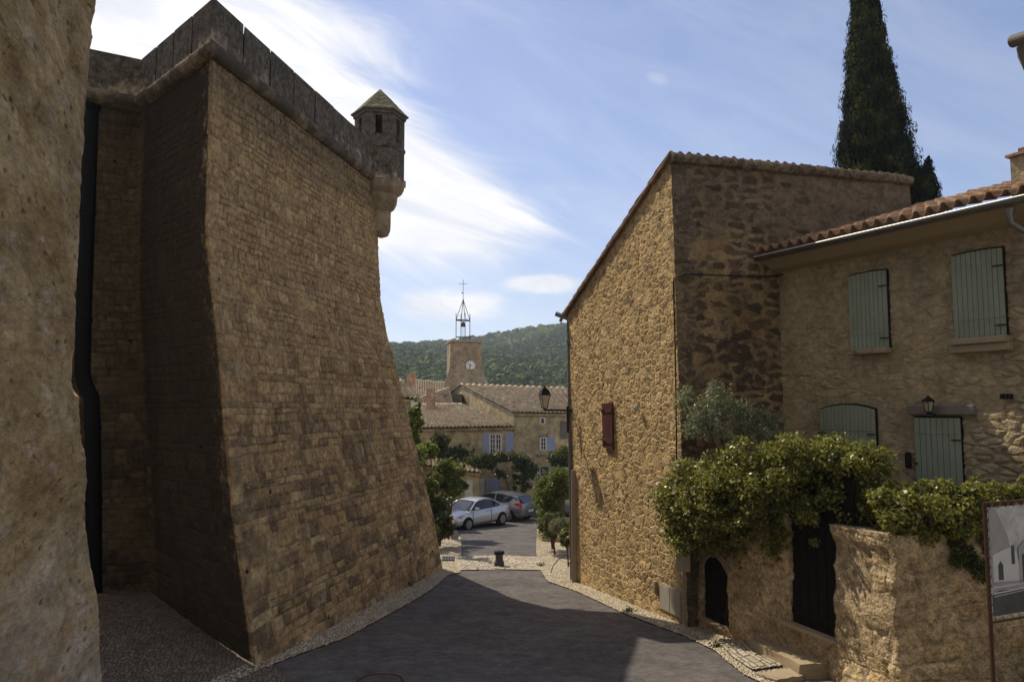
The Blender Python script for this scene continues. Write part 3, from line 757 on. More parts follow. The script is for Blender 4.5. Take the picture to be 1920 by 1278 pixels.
# ------------------------------------------------------------------ tile roofs
def tile_roof(name, e0, e1, r1, r0, parent, sp=.22, step=.36, amp=.055, k=6, m=None, thick=.05, ku=None):
    """e0-e1 eave, r0-r1 ridge; canal tiles run from eave to ridge"""
    e0, e1, r0, r1 = map(Vector, (e0, e1, r0, r1)); W = (e1 - e0).length; L = ((r0 + r1) / 2 - (e0 + e1) / 2).length
    nu = max(2, int(W / sp)) * k; rows = max(1, int(L / step)); up = (e1 - e0).cross(r0 - e0).normalized()
    if up.z < 0: up = -up
    vs = []; 
    for r in range(rows):
        vs += [(r / rows, r * step + .01, .0), ((r + .999) / rows, (r + .97) * step, 1.)]
    A = []; UV = []
    rr = np.random.default_rng(int(abs(e0.x * 100 + e0.y * 37)) + 3); tl = rr.random((nu // k + 2, rows + 1))
    for i in range(nu + 1):
        u = i / nu; ph = (i % k) / k; t = i // k
        prof = math.sin(ph * 2 * math.pi); prof = (abs(prof) ** .6) * (1 if prof > 0 else -.55)
        for j, (tv, vm, s_) in enumerate(vs):
            p = e0.lerp(e1, u).lerp(r0.lerp(r1, u), tv)
            h = amp * prof + amp * .55 * (1 - s_) + (tl[t, j // 2] - .5) * amp * .5
            A.append(p + up * h); UV.append((u * W, vm))
    nv = len(vs); idx = np.arange((nu + 1) * nv).reshape(nu + 1, nv)
    q = np.stack([idx[:-1, :-1], idx[1:, :-1], idx[1:, 1:], idx[:-1, 1:]], -1).reshape(-1, 4)
    o = mesh_np(name, np.array([list(a) for a in A]), q, m or M_TILE, parent, np.array(UV), smooth=False)
    s_ = o.modifiers.new('thick', 'SOLIDIFY'); s_.thickness = -.02 if o.data.polygons[0].normal.z > 0 else .02
    return o

# ------------------------------------------------------------------ stone house with the lit street wall
h1 = thing('stone_house', 'tall rubble stone house with sloping verge and sunlit street wall', 'house')
YN = 16.5
cB = P(1290, 1165, YN); cT = P(1258, 292, YN)
fB = P(1073, 1090, 22.6); fT = P(1064, 590, 22.6)
YE = lambda px: None
bdir = Vector((.952, .307, 0)); adir = Vector((-.307, .952, 0))
eT = cT + bdir * 6.15
# gable end: the wall top falls slightly and ends at x=1705
r_ = ray(1705, 336); s1 = (cT.x * r_.y - cT.y * r_.x) / (bdir.y * r_.x - bdir.x * r_.y); eT = cT + bdir * s1; eT.z = r_.z / r_.y * eT.y
eB = Vector((eT.x + .15, eT.y, cB.z - .2)); cB.z -= .1; fB.z -= .25
def interp(a, c, n=9): return [a.lerp(c, i / (n - 1)) for i in range(n)]
prF, prN, prE = interp(fB, fT), interp(cB, cT), interp(eB, eT)
prE2 = interp(eB + adir * 7 + Vector((.15, 0, 0)), eT + adir * 7 + Vector((0, 0, fT.z - cT.z)))
prF2 = interp(fB + bdir * 6, fT + bdir * 6)
Llit = (prF[4] - prN[4]).length + (prF2[4] - prF[4]).length
loft('wall', [prF2, prF, prN, prE, prE2], M_RUB, h1, cell=.035, uoff=-Llit, segs=[40, 200, 190, 40])
# roof
up = Vector((0, 0, .06))
e0 = fT + adir * .35 - bdir * .07 + Vector((0, 0, -.08)); r0 = cT - bdir * .05 - adir * .02; r1 = eT - adir * .02; e1 = eT + adir * 6.8; e1.z = e0.z
tile_roof('roof', e0 + up, e1 + up, r1 + up, r0 + up, h1, k=6, m=M_TILE2)
# verge tiles along the street side and ridge tiles on the gable wall
vt = MB(); n = 17
for i in range(n):
    a = r0.lerp(e0, i / n) + Vector((-.02, 0, .05)); c = r0.lerp(e0, (i + 1.12) / n) + Vector((-.02, 0, .03))
    k_ = random.uniform(-.012, .012); vt.tube([a + Vector((.03, .01, -.02 + k_)), c + Vector((.03, .01, -.05 + k_))], [.036, .050], 7)
vt.build('verge_tiles', M_TILE2, h1, True)
rt = MB(); n = 15
for i in range(n):
    a = cT.lerp(eT, i / n) + Vector((0, 0, .0)); c = cT.lerp(eT, (i + 1.08) / n)
    zz = random.uniform(-.01, .02); a.z += zz; c.z += zz + .0
    rt.tube([a + bdir * -.03 + Vector((0, 0, -.04)), c + Vector((0, 0, -.05))], [.13, .11], 10)
rt.build('ridge_tiles', mat('lichened_tile', lambda nb: dict(col=grain(nb, nb.obj(), nb.mix(nb.noise(nb.obj(), 3, 5, .7), (.09, .072, .05), (.24, .19, .13)), .4, 1.4, 7.), bump=nb.noise(nb.obj(), 12, 5, .8), bs=.8, bd=.03, rough=.95)), h1, True)
# helper on the street wall: point from pixel, pushed out by off
nL = Vector((-.952, -.307, 0))
def LW(px, py, off=.05):
    r = ray(px, py); p0 = prF[4].lerp(prN[4], .5); t = nL.dot(p0) / nL.dot(r); return r * t + nL * off
# red shutter
sh = MB()
q = [LW(1131, 756, .045), LW(1150, 754, .045), LW(1152, 843, .045), LW(1133, 838, .045)]
a, b_, c, d_ = q
w = (b_ - a).length
for i in range(5):
    t0 = i / 5 + .008; t1 = (i + 1) / 5 - .008
    sh.poly([a.lerp(b_, t0), a.lerp(b_, t1), d_.lerp(c, t1), d_.lerp(c, t0)], nL * -.04)
for t in (.13, .80):
    m0, m1 = a.lerp(d_, t), b_.lerp(c, t); sh.poly([m0, m1, m1 + Vector((0, 0, -.09)), m0 + Vector((0, 0, -.09))], nL * .02)
sho = sh.build('shutter', M_RED, h1); sho['label'] = 'dark red plank shutter'
for t in (.14, .84):
    hb = MB(); m0, m1 = a.lerp(d_, t) + nL * .03, a.lerp(b_, .35).lerp(d_.lerp(c, .35), t) + nL * .03; hb.tube([m0 - (b_ - a) * .12, m1], .012, 6); hb.build('hinge', M_IRON, sho)
# white vent disc
v0 = LW(1200, 764, .085); vm = MB(); vm.tube([v0, v0 + nL * .05], .085, 16); vm.tube([v0 + nL * .05, v0 + nL * .07], [.06, .03], 14)
vm.build('vent', M_CREAM, h1, True)
# gutter end and downpipe at the far corner of the street wall
g = MB(); g0 = P(1042, 588, 22.85); g1 = P(1066, 597, 22.75)
g.tube([g0, g1, g1 + bdir * .8], [.07, .07, .07], 10); g.build('gutter', M_ZINC, h1, True)
g = MB(); o_ = Vector((-.10, -.03, 0))
g.tube([P(1066, 597, 22.7), P(1067, 610, 22.6) + o_ * .2, P(1068, 800, 22.55), P(1071, 980, 22.5), P(1072, 1086, 22.45)], .05, 10)
for y in (640, 770, 900, 1010): p = P(1068 + (y - 800) * .015, y, 22.52); g.tube([p + Vector((0, 0, -.03)), p + Vector((0, 0, .03))], .06, 10)
g.build('downpipe', M_PIPE, h1, True)
g = MB(); g.box(tuple((P(1075, 885, 22.3) + P(1077, 1088, 22.3)) / 2), (.13, .09, 3.1)); g.build('pipe_cover', M_BEIGE, h1)
# black cable round the corner
cb = MB()
pts = [LW(1276, 862, .09), LW(1274, 760, .08), LW(1272, 640, .08), LW(1269, 540, .08), LW(1270, 522, .09)]
nD = Vector((.307, -.952, 0))
def DW(px, py, off=.05):
    r = ray(px, py); p0 = prN[4]; t = nD.dot(p0) / nD.dot(r); return r * t + nD * off
pts += [DW(1282, 515, .09), DW(1340, 517, .08), DW(1400, 519, .07), DW(1450, 519, .1), DW(1490, 510, .2)]
cb.tube(pts, .014, 6); tag(cb.build('cable', M_BLACK, smooth=True), 'black cable running up the house corner and along the gable wall', 'cable')

# street lamp on the wall end
lampT = thing('street_lamp', 'black lantern on a bracket at the far corner of the stone house', 'lamp')
lc = P(1021, 748, 22.3); b = MB(); lb = P(1021, 768, 22.3); we = P(1069, 769, 22.3)
b.tube([lb, we + Vector((.1, .1, 0))], .03, 8); b.tube([we + Vector((-.08, -.1, .12)), we + Vector((-.07, -.1, -.62))], .035, 8)
b.tube([lb + Vector((0, 0, -.03)), lb + Vector((0, 0, .04))], .035, 8); b.build('bracket', M_IRON, lampT, True)
zl = lambda py: P(1021, py, 22.3).z
def ring(b, c, r0, z0, r1, z1, n=4, rz=math.pi / 4 + .3):
    b.lathe((c.x, c.y, 0), [(r0, z0), (r1, z1)], n, rz)
b = MB(); ring(b, lc, .085, zl(764), .17, zl(742)); b.build('glass', M_LGLASS, lampT)
b = MB(); b.lathe((lc.x, lc.y, 0), [(.20, zl(741)), (.20, zl(740)), (.13, zl(730)), (.11, zl(729))], 4, math.pi / 4 + .3)
b.lathe((lc.x, lc.y, 0), [(.06, zl(730)), (.07, zl(727)), (.03, zl(724)), (.025, zl(722))], 10)
for k in range(4):
    an = math.pi / 4 + .3 + k * math.pi / 2; e = Vector((math.cos(an), math.sin(an), 0))
    b.tube([Vector((lc.x, lc.y, zl(764))) + e * .09, Vector((lc.x, lc.y, zl(741))) + e * .175], .010, 5)
b.lathe((lc.x, lc.y, 0), [(.1, zl(765)), (.1, zl(763.5))], 4, math.pi / 4 + .3)
b.build('lantern_frame', M_IRON, lampT)

# ------------------------------------------------------------------ shuttered house at the right
h2 = thing('shuttered_house', 'plastered house with sage green shutters and tiled eave at the right', 'house')
fd = Vector((.468, -.883, 0)).normalized(); fn_ = Vector((-.883, -.468, 0)).normalized()
E0 = P(1420, 484, 17.1); E1 = E0 + fd * 9.5          # gutter line
F0 = E0 - fn_ * .55 + fd * -.55; F1 = F0 + fd * 10.0
ZE = E0.z; ZW = ZE - .30
fb = -4.6
loft('wall', [[Vector((F0.x, F0.y, fb)), Vector((F0.x, F0.y, ZW + .2))], [Vector((F1.x, F1.y, fb)), Vector((F1.x, F1.y, ZW + .2))], [Vector((F1.x, F1.y, fb)) - fn_ * 6, Vector((F1.x, F1.y, ZW + .2)) - fn_ * 6]], M_PLAS, h2, cell=.038)
def FW(px, py, off=.06):
    r = ray(px, py); t = fn_.dot(F0) / fn_.dot(r); return r * t + fn_ * off
s = MB(); z1 = ZE - .06
s.poly([(F0.x, F0.y, ZW), (F1.x, F1.y, ZW), (F1.x + fn_.x * .22, F1.y + fn_.y * .22, ZW + .06), (F0.x + fn_.x * .22, F0.y + fn_.y * .22, ZW + .06)], (0, 0, .02))
a = E0 - fn_ * .1; c = E1 - fn_ * .1
s.poly([Vector((F0.x, F0.y, ZW + .07)) + fn_ * .2, Vector((F1.x, F1.y, ZW + .07)) + fn_ * .2, Vector((c.x, c.y, z1)), Vector((a.x, a.y, z1))], (0, 0, .03))
s.build('soffit', M_PLAS, h2)
rise = math.tan(math.radians(17)); rd = -fn_
ea, ec = E0 + fn_ * .02 + fd * -1.2, E1 + fn_ * .02; ea.z = ec.z = ZE + .09
ra, rc = ea + rd * 5 + Vector((0, 0, 5 * rise)), ec + rd * 5 + Vector((0, 0, 5 * rise))
tile_roof('roof', ea, ec, rc, ra, h2, sp=.26, step=.4, amp=.075, k=8, m=M_TILE2)
g = MB()
gs = []
for i in range(2):
    p = (E0 + fd * -.1, E1)[i]; gs.append([g.b.verts.new(p + Vector((0, 0, .02)) + fn_ * (.0 + .085 * math.cos(t)) + Vector((0, 0, -.085 * math.sin(t)))) for t in [math.pi * k / 10 for k in range(11)]])
for k in range(10): g.b.faces.new((gs[0][k], gs[1][k], gs[1][k + 1], gs[0][k + 1]))
for i in range(14): 
    p = E0 + fd * (i * .68 + .3) + Vector((0, 0, .02)); g.tube([p + fn_ * (.092 * math.cos(t)) + Vector((0, 0, -.092 * math.sin(t))) for t in [math.pi * k / 8 for k in range(9)]], .007, 5)
go = g.build('gutter', M_ZINC, h2, True); MB().tube([E0 + fn_ * .087 + Vector((0, 0, .022)) + fd * -.1, E1 + fn_ * .087 + Vector((0, 0, .022))], .015, 8).build('rim', mat('zinc_glint', col=(.62, .60, .56), metal=.35, rough=.4, spec=.5), go, True); md = go.modifiers.new('t', 'SOLIDIFY'); md.thickness = .004  # rim coloured paler than the gutter to paint its highlight
g = MB(); p0 = Vector(E0 + fd * ((1893 - 1420) / 500 * 4.9 + .35)); 
rr_ = ray(1893, 392); tt = (fn_.dot(E0)) / fn_.dot(rr_); p0 = rr_ * tt
g.tube([p0 + Vector((0, 0, .0)), p0 + Vector((0, 0, -.10)), p0 - fn_ * .03 + Vector((0, 0, -.22)), p0 - fn_ * .16 + Vector((0, 0, -.36)) + fd * .12, p0 - fn_ * .34 + Vector((0, 0, -.46)) + fd * .26, p0 - fn_ * .46 + fd * .3 + Vector((0, 0, -.6)), p0 - fn_ * .46 + fd * .3 + Vector((0, 0, -5))],
       [.085, .055, .05, .05, .05, .05, .05], 12)
g.build('downpipe', M_ZINC, h2, True)
# planked shutters and doors
def planks(name, x0, x1, y0l, y0r, y1l, y1r, m, parent, n, rails=(), arch=0., off=.075, label=None, sill=None, dark=True):
    a, b_, c, d_ = FW(x0, y0l, off), FW(x1, y0r, off), FW(x1, y1r, off), FW(x0, y1l, off)
    zt_, zb_ = (a.z + b_.z) / 2, (c.z + d_.z) / 2; b_ = Vector((b_.x, b_.y, zt_)); a = Vector((a.x, a.y, zt_)); 
    m0 = MB(); W = b_ - a
    def top(t): return zt_ + arch * (1 - (2 * t - 1) ** 2)
    for i in range(n):
        t0 = i / n + .05 / n; t1 = (i + 1) / n - .05 / n; pa, pb = a + W * t0, a + W * t1; pm = (pa + pb) / 2
        m0.poly([(pa.x, pa.y, zb_), (pb.x, pb.y, zb_), (pb.x, pb.y, top(t1)), (pm.x, pm.y, top((t0 + t1) / 2)), (pa.x, pa.y, top(t0))], fn_ * -.03)
    for rt_ in rails:
        z = zb_ + (zt_ - zb_) * rt_; pa, pb = a + W * .03, a + W * .97
        m0.poly([(pa.x, pa.y, z - .012), (pb.x, pb.y, z - .012), (pb.x, pb.y, z + .012), (pa.x, pa.y, z + .012)], fn_ * .012)
    o = m0.build(name, m, parent, bev=.003)
    if label: o['label'] = label
    for sd_ in ((1,) if name != 'arched_shutter' else (0, 1)):
        for rt_ in (.12, .8):
            z = zb_ + (zt_ - zb_) * rt_; pe = a + W * sd_; dd = W.normalized() * (-1 if sd_ else 1)
            hg = MB(); hg.tube([vv(pe, z) + fn_ * .02 - dd * .04, vv(pe, z) + fn_ * .02 + dd * .16], .011, 6); hg.build('hinge', M_IRON, o)
    bk = MB(); e = W.normalized() * .008
    bk.poly([tuple(a - e - fn_ * .035)[:2] + (zb_ - .01,), tuple(b_ + e - fn_ * .035)[:2] + (zb_ - .01,)] + [tuple((b_ + e) * (1 - t) + (a - e) * t - fn_ * .035)[:2] + (top(t) + .03,) for t in [k / 8 for k in range(9)]], fn_ * -.12)
    bk.build('frame', M_DWOOD, o)
    return o, a, b_, zb_
def sill(a, b_, z, h, out=.14, over=.08, parent=h2, name='sill', m=None):
    W = (b_ - a).normalized(); c = (a + b_) / 2; c = Vector((c.x, c.y, z - h / 2)) - fn_ * .08 + fn_ * (out / 2)
    MB().box(c, ((b_ - a).length + 2 * over, out + .16, h), rz=math.atan2(fd.y, fd.x), bev=.02).build(name, m or M_SLAB, parent, True)
o, a, b_, zb_ = planks('shutter', 1594, 1665, 518, 508, 657, 650, M_GRN, h2, 9, (.2,), .02, label='narrow sage green plank shutter left of the upper floor'); sill(a, b_, zb_, .11, .1, .0)
o, a, b_, zb_ = planks('shutter', 1787, 1883, 480, 467, 636, 630, M_GRN, h2, 10, (.22,), .02, label='wider sage green plank shutter right of the upper floor'); sill(a, b_, zb_, .11, .12, .04); sill(a, b_, zb_ - .115, .13, .06, .07)
o, a, b_, zb_ = planks('arched_shutter', 1541, 1644, 768, 768, 990, 990, M_GRN, h2, 14, (.83,), .10, label='wide sage green shutter with a low arched head')
o, a, b_, zb_ = planks('door', 1718, 1804, 783, 783, 985, 985, M_GRN, h2, 8, (.86,), 0, label='sage green plank door under an oak lintel')
hm = MB(); p = FW(1726, 868, .1); hm.tube([p, p + fn_ * .04], .02, 8); hm.build('handle', M_IRON, o, True)
W_ = (b_ - a).normalized(); c_ = (a + b_) / 2
lz = FW(1760, 768).z; l0, l1 = FW(1706, 768, 0), FW(1832, 768, 0); c = (l0 + l1) / 2
MB().box(Vector((c.x, c.y, lz)) + fn_ * .03, ((l1 - l0).length, .14, .17), rz=math.atan2(fd.y, fd.x), bev=.02).build('lintel', M_LINT, h2)
# iron boot-scraper shaped letter flap beside the door, three air holes
p = FW(1709, 862, .09); MB().box(p, (.11, .07, .3), rz=math.atan2(fd.y, fd.x), bev=.03).build('door_knocker', M_IRON, h2, True)
for k in range(3):
    p = FW(1882 + 8 * k, 743, .045); MB().box(p, (.045, .06, .085), rz=math.atan2(fd.y, fd.x)).build('air_hole', M_DWOOD, h2)
# chimney above the roof
pc = P(1935, 322, 14.5); cm = MB(); cm.box((pc.x, pc.y, pc.z - .35), (.5, .5, 1.3), rz=.5); cm.build('chimney', M_WB, h2)
cm = MB(); cm.box((pc.x, pc.y, pc.z + .33), (.62, .62, .05), rz=.5); cm.box((pc.x, pc.y, pc.z + .41), (.3, .3, .12), rz=.5); cm.build('chimney_cap', M_WC, h2)
# wall lantern above the door
wl = thing('wall_lantern', 'small hexagonal lantern on the oak lintel above the green door', 'lamp')
lp = FW(1757, 762, .24); zq = lambda py: FW(1757, py, .24).z
b = MB(); b.lathe((lp.x, lp.y, 0), [(.055, zq(771)), (.10, zq(753))], 6); b.build('glass', M_LGLASS, wl)
b = MB(); b.lathe((lp.x, lp.y, 0), [(.125, zq(753)), (.12, zq(751)), (.05, zq(745)), (.02, zq(743)), (.008, zq(740))], 6)
for k in range(6):
    e = Vector((math.cos(k * math.pi / 3), math.sin(k * math.pi / 3), 0)); b.tube([Vector((lp.x, lp.y, zq(771))) + e * .057, Vector((lp.x, lp.y, zq(753))) + e * .103], .007, 5)
b.lathe((lp.x, lp.y, 0), [(.02, zq(776)), (.06, zq(773)), (.06, zq(771))], 6); b.tube([Vector((lp.x, lp.y, zq(775))), Vector((lp.x, lp.y, zq(777))) - fn_ * .2], .014, 6)
b.build('lantern_frame', M_IRON, wl)

# ------------------------------------------------------------------ gutter corner of another roof, top right
gt = thing('eave_corner', 'gutter corner with a downpipe jutting in at the top right edge', 'gutter')
b = MB(); p0, p1 = P(1898, 78, 9), P(1960, 58, 8.6)
b.tube([p0, p1], [.075, .075], 12); b.build('gutter', M_PIPE, gt, True)
b = MB(); b.tube([P(1914, 88, 8.95), P(1916, 104, 8.95), P(1930, 135, 8.95), P(1960, 160, 8.95)], .045, 10); b.build('downpipe', M_PIPE, gt, True)
b = MB(); b.poly([P(1894, 76, 9.05), P(1965, 50, 8.6), P(1965, 50, 8.6) + Vector((1.5, 1.2, .1)), P(1894, 76, 9.05) + Vector((1.6, 1.2, .1))], (0, 0, .05)); b.build('roof_edge', M_TILE, gt)

# ------------------------------------------------------------------ garden wall with gate and cellar door
gw = thing('garden_wall', 'low stone garden wall with a cellar door and a dark gateway below the roses', 'wall')
W0 = G(1290, 1168); W1 = G(1575, 1276); wd = (W1 - W0); wd.z = 0; wd.normalize(); wn = Vector((wd.y, -wd.x, 0))
if wn.x > 0: wn = -wn
def WW(px, py, off=0.):
    r = ray(px, py); p0 = Vector((W0.x, W0.y, 0)); t = wn.dot(p0) / wn.dot(r); return r * t + wn * off
ZG = -1.9
def vcol(px, z0=None, z1=ZG, off=0.):
    p = WW(px, 1000, off); g_ = gz(p.x, p.y) - .15
    return Vector((p.x, p.y, g_ if z0 is None else z0)), Vector((p.x, p.y, z1))
def seg(nm, px0, px1, z0=None, z1=ZG, ret=.5, off=0.):
    a0, a1 = vcol(px0, z0, z1, off); b0, b1 = vcol(px1, z0, z1, off)
    dn = -wn * ret
    return loft(nm, [[a0 + dn, a1 + dn], [a0, a1], [b0, b1], [b0 + dn, b1 + dn]], M_GARD, gw, cell=.035, uoff=px0 * .01)
lo = WW(1330, 1160).z
seg('wall', 1292, 1314)
seg('wall', 1362, 1478)
seg('wall', 1312, 1364, z0=WW(1338, 1042).z)          # above the cellar door
seg('wall', 1300, 1364, z1=WW(1330, 1160).z)
seg('wall', 1470, 1580, z1=WW(1520, 1185).z, off=.02)
# arched head
ah = MB(); zc = WW(1338, 1042).z
for i in range(10):
    t0, t1 = i / 10, (i + 1) / 10; pa, pb = WW(1312, 1050).lerp(WW(1364, 1050), t0), WW(1312, 1050).lerp(WW(1364, 1050), t1)
    f = lambda t: zc - .32 * (2 * t - 1) ** 2
    ah.poly([(pa.x, pa.y, zc + .02), (pb.x, pb.y, zc + .02), (pb.x, pb.y, f(t1)), (pa.x, pa.y, f(t0))], -wn * .3)
ah.build('arch', M_SLAB, gw)
# the leaves of the doors
def wpanel(name, x0, x1, y0, y1, m, off, bars=0):
    a, b_, c, d_ = WW(x0, y0, off), WW(x1, y0, off), WW(x1, y1, off), WW(x0, y1, off); o = MB(); n = 7
    zt_, zb_ = (a.z + b_.z) / 2, min(c.z, d_.z)
    for i in range(n):
        pa, pb = a.lerp(b_, i / n + .006), a.lerp(b_, (i + 1) / n - .006); o.poly([(pa.x, pa.y, zb_), (pb.x, pb.y, zb_), (pb.x, pb.y, zt_), (pa.x, pa.y, zt_)], -wn * .04)
    for t in (.2, .8):
        z = zb_ + (zt_ - zb_) * t; o.poly([(a.x, a.y, z), (b_.x, b_.y, z), (b_.x, b_.y, z + .1), (a.x, a.y, z + .1)], wn * .02)
    return o.build(name, m, gw)
wpanel('cellar_door', 1306, 1372, 1030, 1166, M_DWOOD, -.08)['label'] = 'small black cellar door under an arch'
gate = wpanel('gate', 1472, 1592, 868, 1215, M_DWOOD, -.06); gate['label'] = 'tall gate coloured near black for the shade under the roses'  # near-black leaf set flush, its colour stands for deep shade in the gateway
# threshold ledges
def ledge(name, pxa, pya, pxb, pyb, out, h, back=.25, m=M_SLAB):
    a, b_ = WW(pxa, pya), WW(pxb, pyb); zz = (a.z + b_.z) / 2; c = (a + b_) / 2
    return MB().box((c.x + wn.x * (out - back) / 2, c.y + wn.y * (out - back) / 2, zz), ((a - b_).length, out + back, h), rz=math.atan2(wd.y, wd.x), bev=.02).build(name, m, gw, True)
ledge('threshold', 1466, 1158, 1580, 1212, .10, .07, .5)
ledge('threshold', 1308, 1160, 1364, 1176, .06, .06, .4)
# pillar and the wall that turns towards the right
p0 = WW(1574, 1000, .12); c1 = p0 + wd * 1.22; pz0 = -5.0
bd2 = Vector((.985, .17, 0)).normalized()
q0 = WW(1578, 1000, .12); c2 = c1 + bd2 * 5.5; cA = p0 - wn * 1.0
ZPI = P(1690, 1004, c1.y).z
def edgew(A, U, Vv):
    A = A.copy(); A[..., 0] += .025 * np.sin(A[..., 2] * 5 + 1) + .018 * np.sin(A[..., 2] * 11.); return A
loft('pillar_wall', [[vv(cA, pz0), vv(cA, ZPI)], [vv(p0, pz0), vv(p0, ZPI)], [vv(c1, pz0), vv(c1, ZPI)], [vv(c2, pz0), vv(c2, ZPI)]], M_GARD, gw, cell=.032, fn=edgew)
b = MB(); b.prism([(v.x, v.y) for v in (cA, p0 + wd * .03, c1 - wd * .03 + bd2 * .05, c2, c2 - wd * .6, c1 - wd * .0 + bd2 * .6 - wd * .6)], ZPI - .1, ZPI - .01); b.build('coping', M_SLAB, gw)
# terrace soil behind the walls
b = MB(); tl = [W0 - wn * .4, WW(1560, 1000) - wn * .45, vv(c1, 0) + bd2 * .4 + Vector((0, .5, 0)), c2 + Vector((0, .4, 0)), F1, F0, cB - wn * .2]
b = MB(); b.poly([(p.x, p.y, ZG - .12) for p in tl]); tag(b.build('terrace', M_DIRT), kind='structure')

# stone bench slabs at the foot of the gate
def slab_block(name, pts, h, lab, cat, grp=None, z=None):
    b = MB(); P3 = [G(*p) for p in pts]; zt_ = max(p.z for p in P3) + h if z is None else z
    b.poly([(p.x, p.y, p.z - .1) for p in P3]); f = b.b.faces[:][0]
    r = bmesh.ops.extrude_face_region(b.b, geom=[f])
    for v in r['geom']:
        if isinstance(v, bmesh.types.BMVert): v.co.z += h + .1
    bmesh.ops.subdivide_edges(b.b, edges=b.b.edges[:], cuts=4, use_grid_fill=True)
    for v in b.b.verts: v.co += Vector([random.uniform(-.012, .012) for _ in range(3)])
    return tag(b.build(name, M_SLAB, smooth=True), lab, cat, grp)
slab_block('stone_step', [(1408, 1222), (1500, 1272), (1568, 1268), (1555, 1244), (1462, 1205)], .22, 'long cracked stone step block in front of the dark gateway', 'step')
slab_block('kerb_stone', [(1418, 1270), (1455, 1282), (1505, 1274), (1488, 1258)], .07, 'flat kerb stone at the road edge below the long step', 'kerb stone')
slab_block('stone_step', [(1590, 1300), (1700, 1340), (1720, 1310), (1600, 1272)], .15, 'rough stone footing at the base of the sunlit pillar', 'stone')

# ------------------------------------------------------------------ mailbox, pole, cabinet
pl = thing('utility_pole', 'thin beige conduit rising up the house corner beside the mailbox', 'conduit')
b = MB(); pa = LW(1288, 1168, .05); pb = LW(1284, 985, .05); b.box(tuple((pa + pb) / 2), (.07, .07, (pb - pa).length)); b.build('conduit', M_BEIGE, pl, bev=.01)
mbx = thing('mailbox', 'beige metal mailbox on the house corner under the roses', 'mailbox')
c = LW(1297, 1043, .22) + Vector((.0, -.12, 0)); b = MB(); b.box(c, (.28, .26, .48), rz=-.3, bev=.015); b.build('box', M_BEIGE, mbx, True)
b = MB(); b.box(c + Vector((-.02, -.13, .15)), (.22, .03, .035), rz=-.3); b.box(c + Vector((-.10, -.14, .18)), (.07, .02, .07), rz=-.3); b.build('flap', M_PIPE, mbx)
cab = thing('electric_cabinet', 'low beige electric cabinet set against the foot of the sunlit wall', 'cabinet')
a, b_, c, d_ = LW(1234, 1092, -.03), LW(1274, 1106, -.03), LW(1274, 1160, -.03), LW(1235, 1142, -.03)
m0 = MB(); zt_ = (a.z + b_.z) / 2; zb_ = (c.z + d_.z) / 2
m0.poly([(a.x, a.y, zb_), (b_.x, b_.y, zb_), (b_.x, b_.y, zt_), (a.x, a.y, zt_)], -nL * .2); m0.build('body', M_BEIGE, cab, bev=.012)
m0 = MB()
for t0, t1 in ((.03, .49), (.51, .97)):
    pa, pb = a.lerp(b_, t0), a.lerp(b_, t1); m0.poly([(pa.x, pa.y, zb_ + .03), (pb.x, pb.y, zb_ + .03), (pb.x, pb.y, zt_ - .03), (pa.x, pa.y, zt_ - .03)], nL * .012)
m0.build('door', M_CREAM, cab, bev=.004)
cab2 = MB(); c = LW(1228, 1100, -.03); cab2.box(c, (.12, .10, .26), rz=.3, bev=.01); 
tag(cab2.build('meter_box', M_BEIGE, smooth=True), 'small grey meter box just left of the electric cabinet', 'meter box')

# ------------------------------------------------------------------ printed panel on a frame
pan = thing('printed_panel', 'grey print of a church and steps laced to a rusty frame at the right edge', 'sign')
Yp = 8.6
A_, B_, C_, D_ = P(1846, 948, Yp), P(1990, 932, Yp + .55), P(1990, 1150, Yp + .55), P(1858, 1160, Yp)
D_.x = A_.x; D_.y = A_.y
hx = (B_ - A_); hx.z = 0; hx.normalize(); pnn = Vector((hx.y, -hx.x, 0)); PW = (B_ - A_).length; PH = A_.z - D_.z
def PP(u, v, off=.0): return Vector((A_.x, A_.y, D_.z)) + hx * (u * PW) + Vector((0, 0, v * PH)) + pnn * off
b = MB(); b.tube([PP(0, 1.02), PP(1.02, 1.02)], .02, 8); b.tube([PP(-.0, 1.03), PP(-.0, -.1), vv(PP(0, 0), gz(5, 8.6) - .2)], .022, 8); b.tube([PP(1.02, 1.03), vv(PP(1.02, 0), gz(5, 8.6) - .2)], .022, 8); b.tube([PP(0, -.03), PP(1.02, -.03)], .014, 8)
b.build('frame', M_RUST, pan, True)
def m_print(nb):
    uv = nb.uv(); n = nb.noise(uv, 5, 5, .7); f = nb.noise(uv, 40, 4, .7)
    return dict(col=nb.mix(n.ss(.35, .65), (.34, .33, .32), (.50, .49, .47)), rough=.6)
sheetm = mat('print_paper', m_print)
o = loft('print', [[PP(.03, .0), PP(.03, .985)], [PP(.99, .0), PP(.99, .985)]], sheetm, pan, cell=.1); 
pr1 = mat('print_mid_grey', lambda nb: dict(col=nb.mix(nb.noise(nb.obj(), 7, 5, .7), (.20, .19, .185), (.36, .35, .34)), rough=.6))
pr2 = mat('print_dark_grey', lambda nb: dict(col=nb.mix(nb.noise(nb.obj(), 9, 5, .7), (.035, .034, .034), (.12, .115, .11)), rough=.6))
pr3 = mat('print_light_grey', lambda nb: dict(col=nb.mix(nb.noise(nb.obj(), 6, 5, .7), (.38, .37, .36), (.55, .54, .52)), rough=.6))
def pt(name, pts, m, off): b = MB(); b.poly([PP(u, v, off) for u, v in pts], pnn * .001); return b.build(name, m, pan)
pt('printed_drawing', [(.04, .98), (.12, .98), (.26, .72), (.32, .48), (.36, .30), (.04, .30)], pr1, .004)
pt('printed_drawing', [(.06, .32), (.06, .56), (.30, .62), (.36, .55), (.42, .30)], pr3, .007)
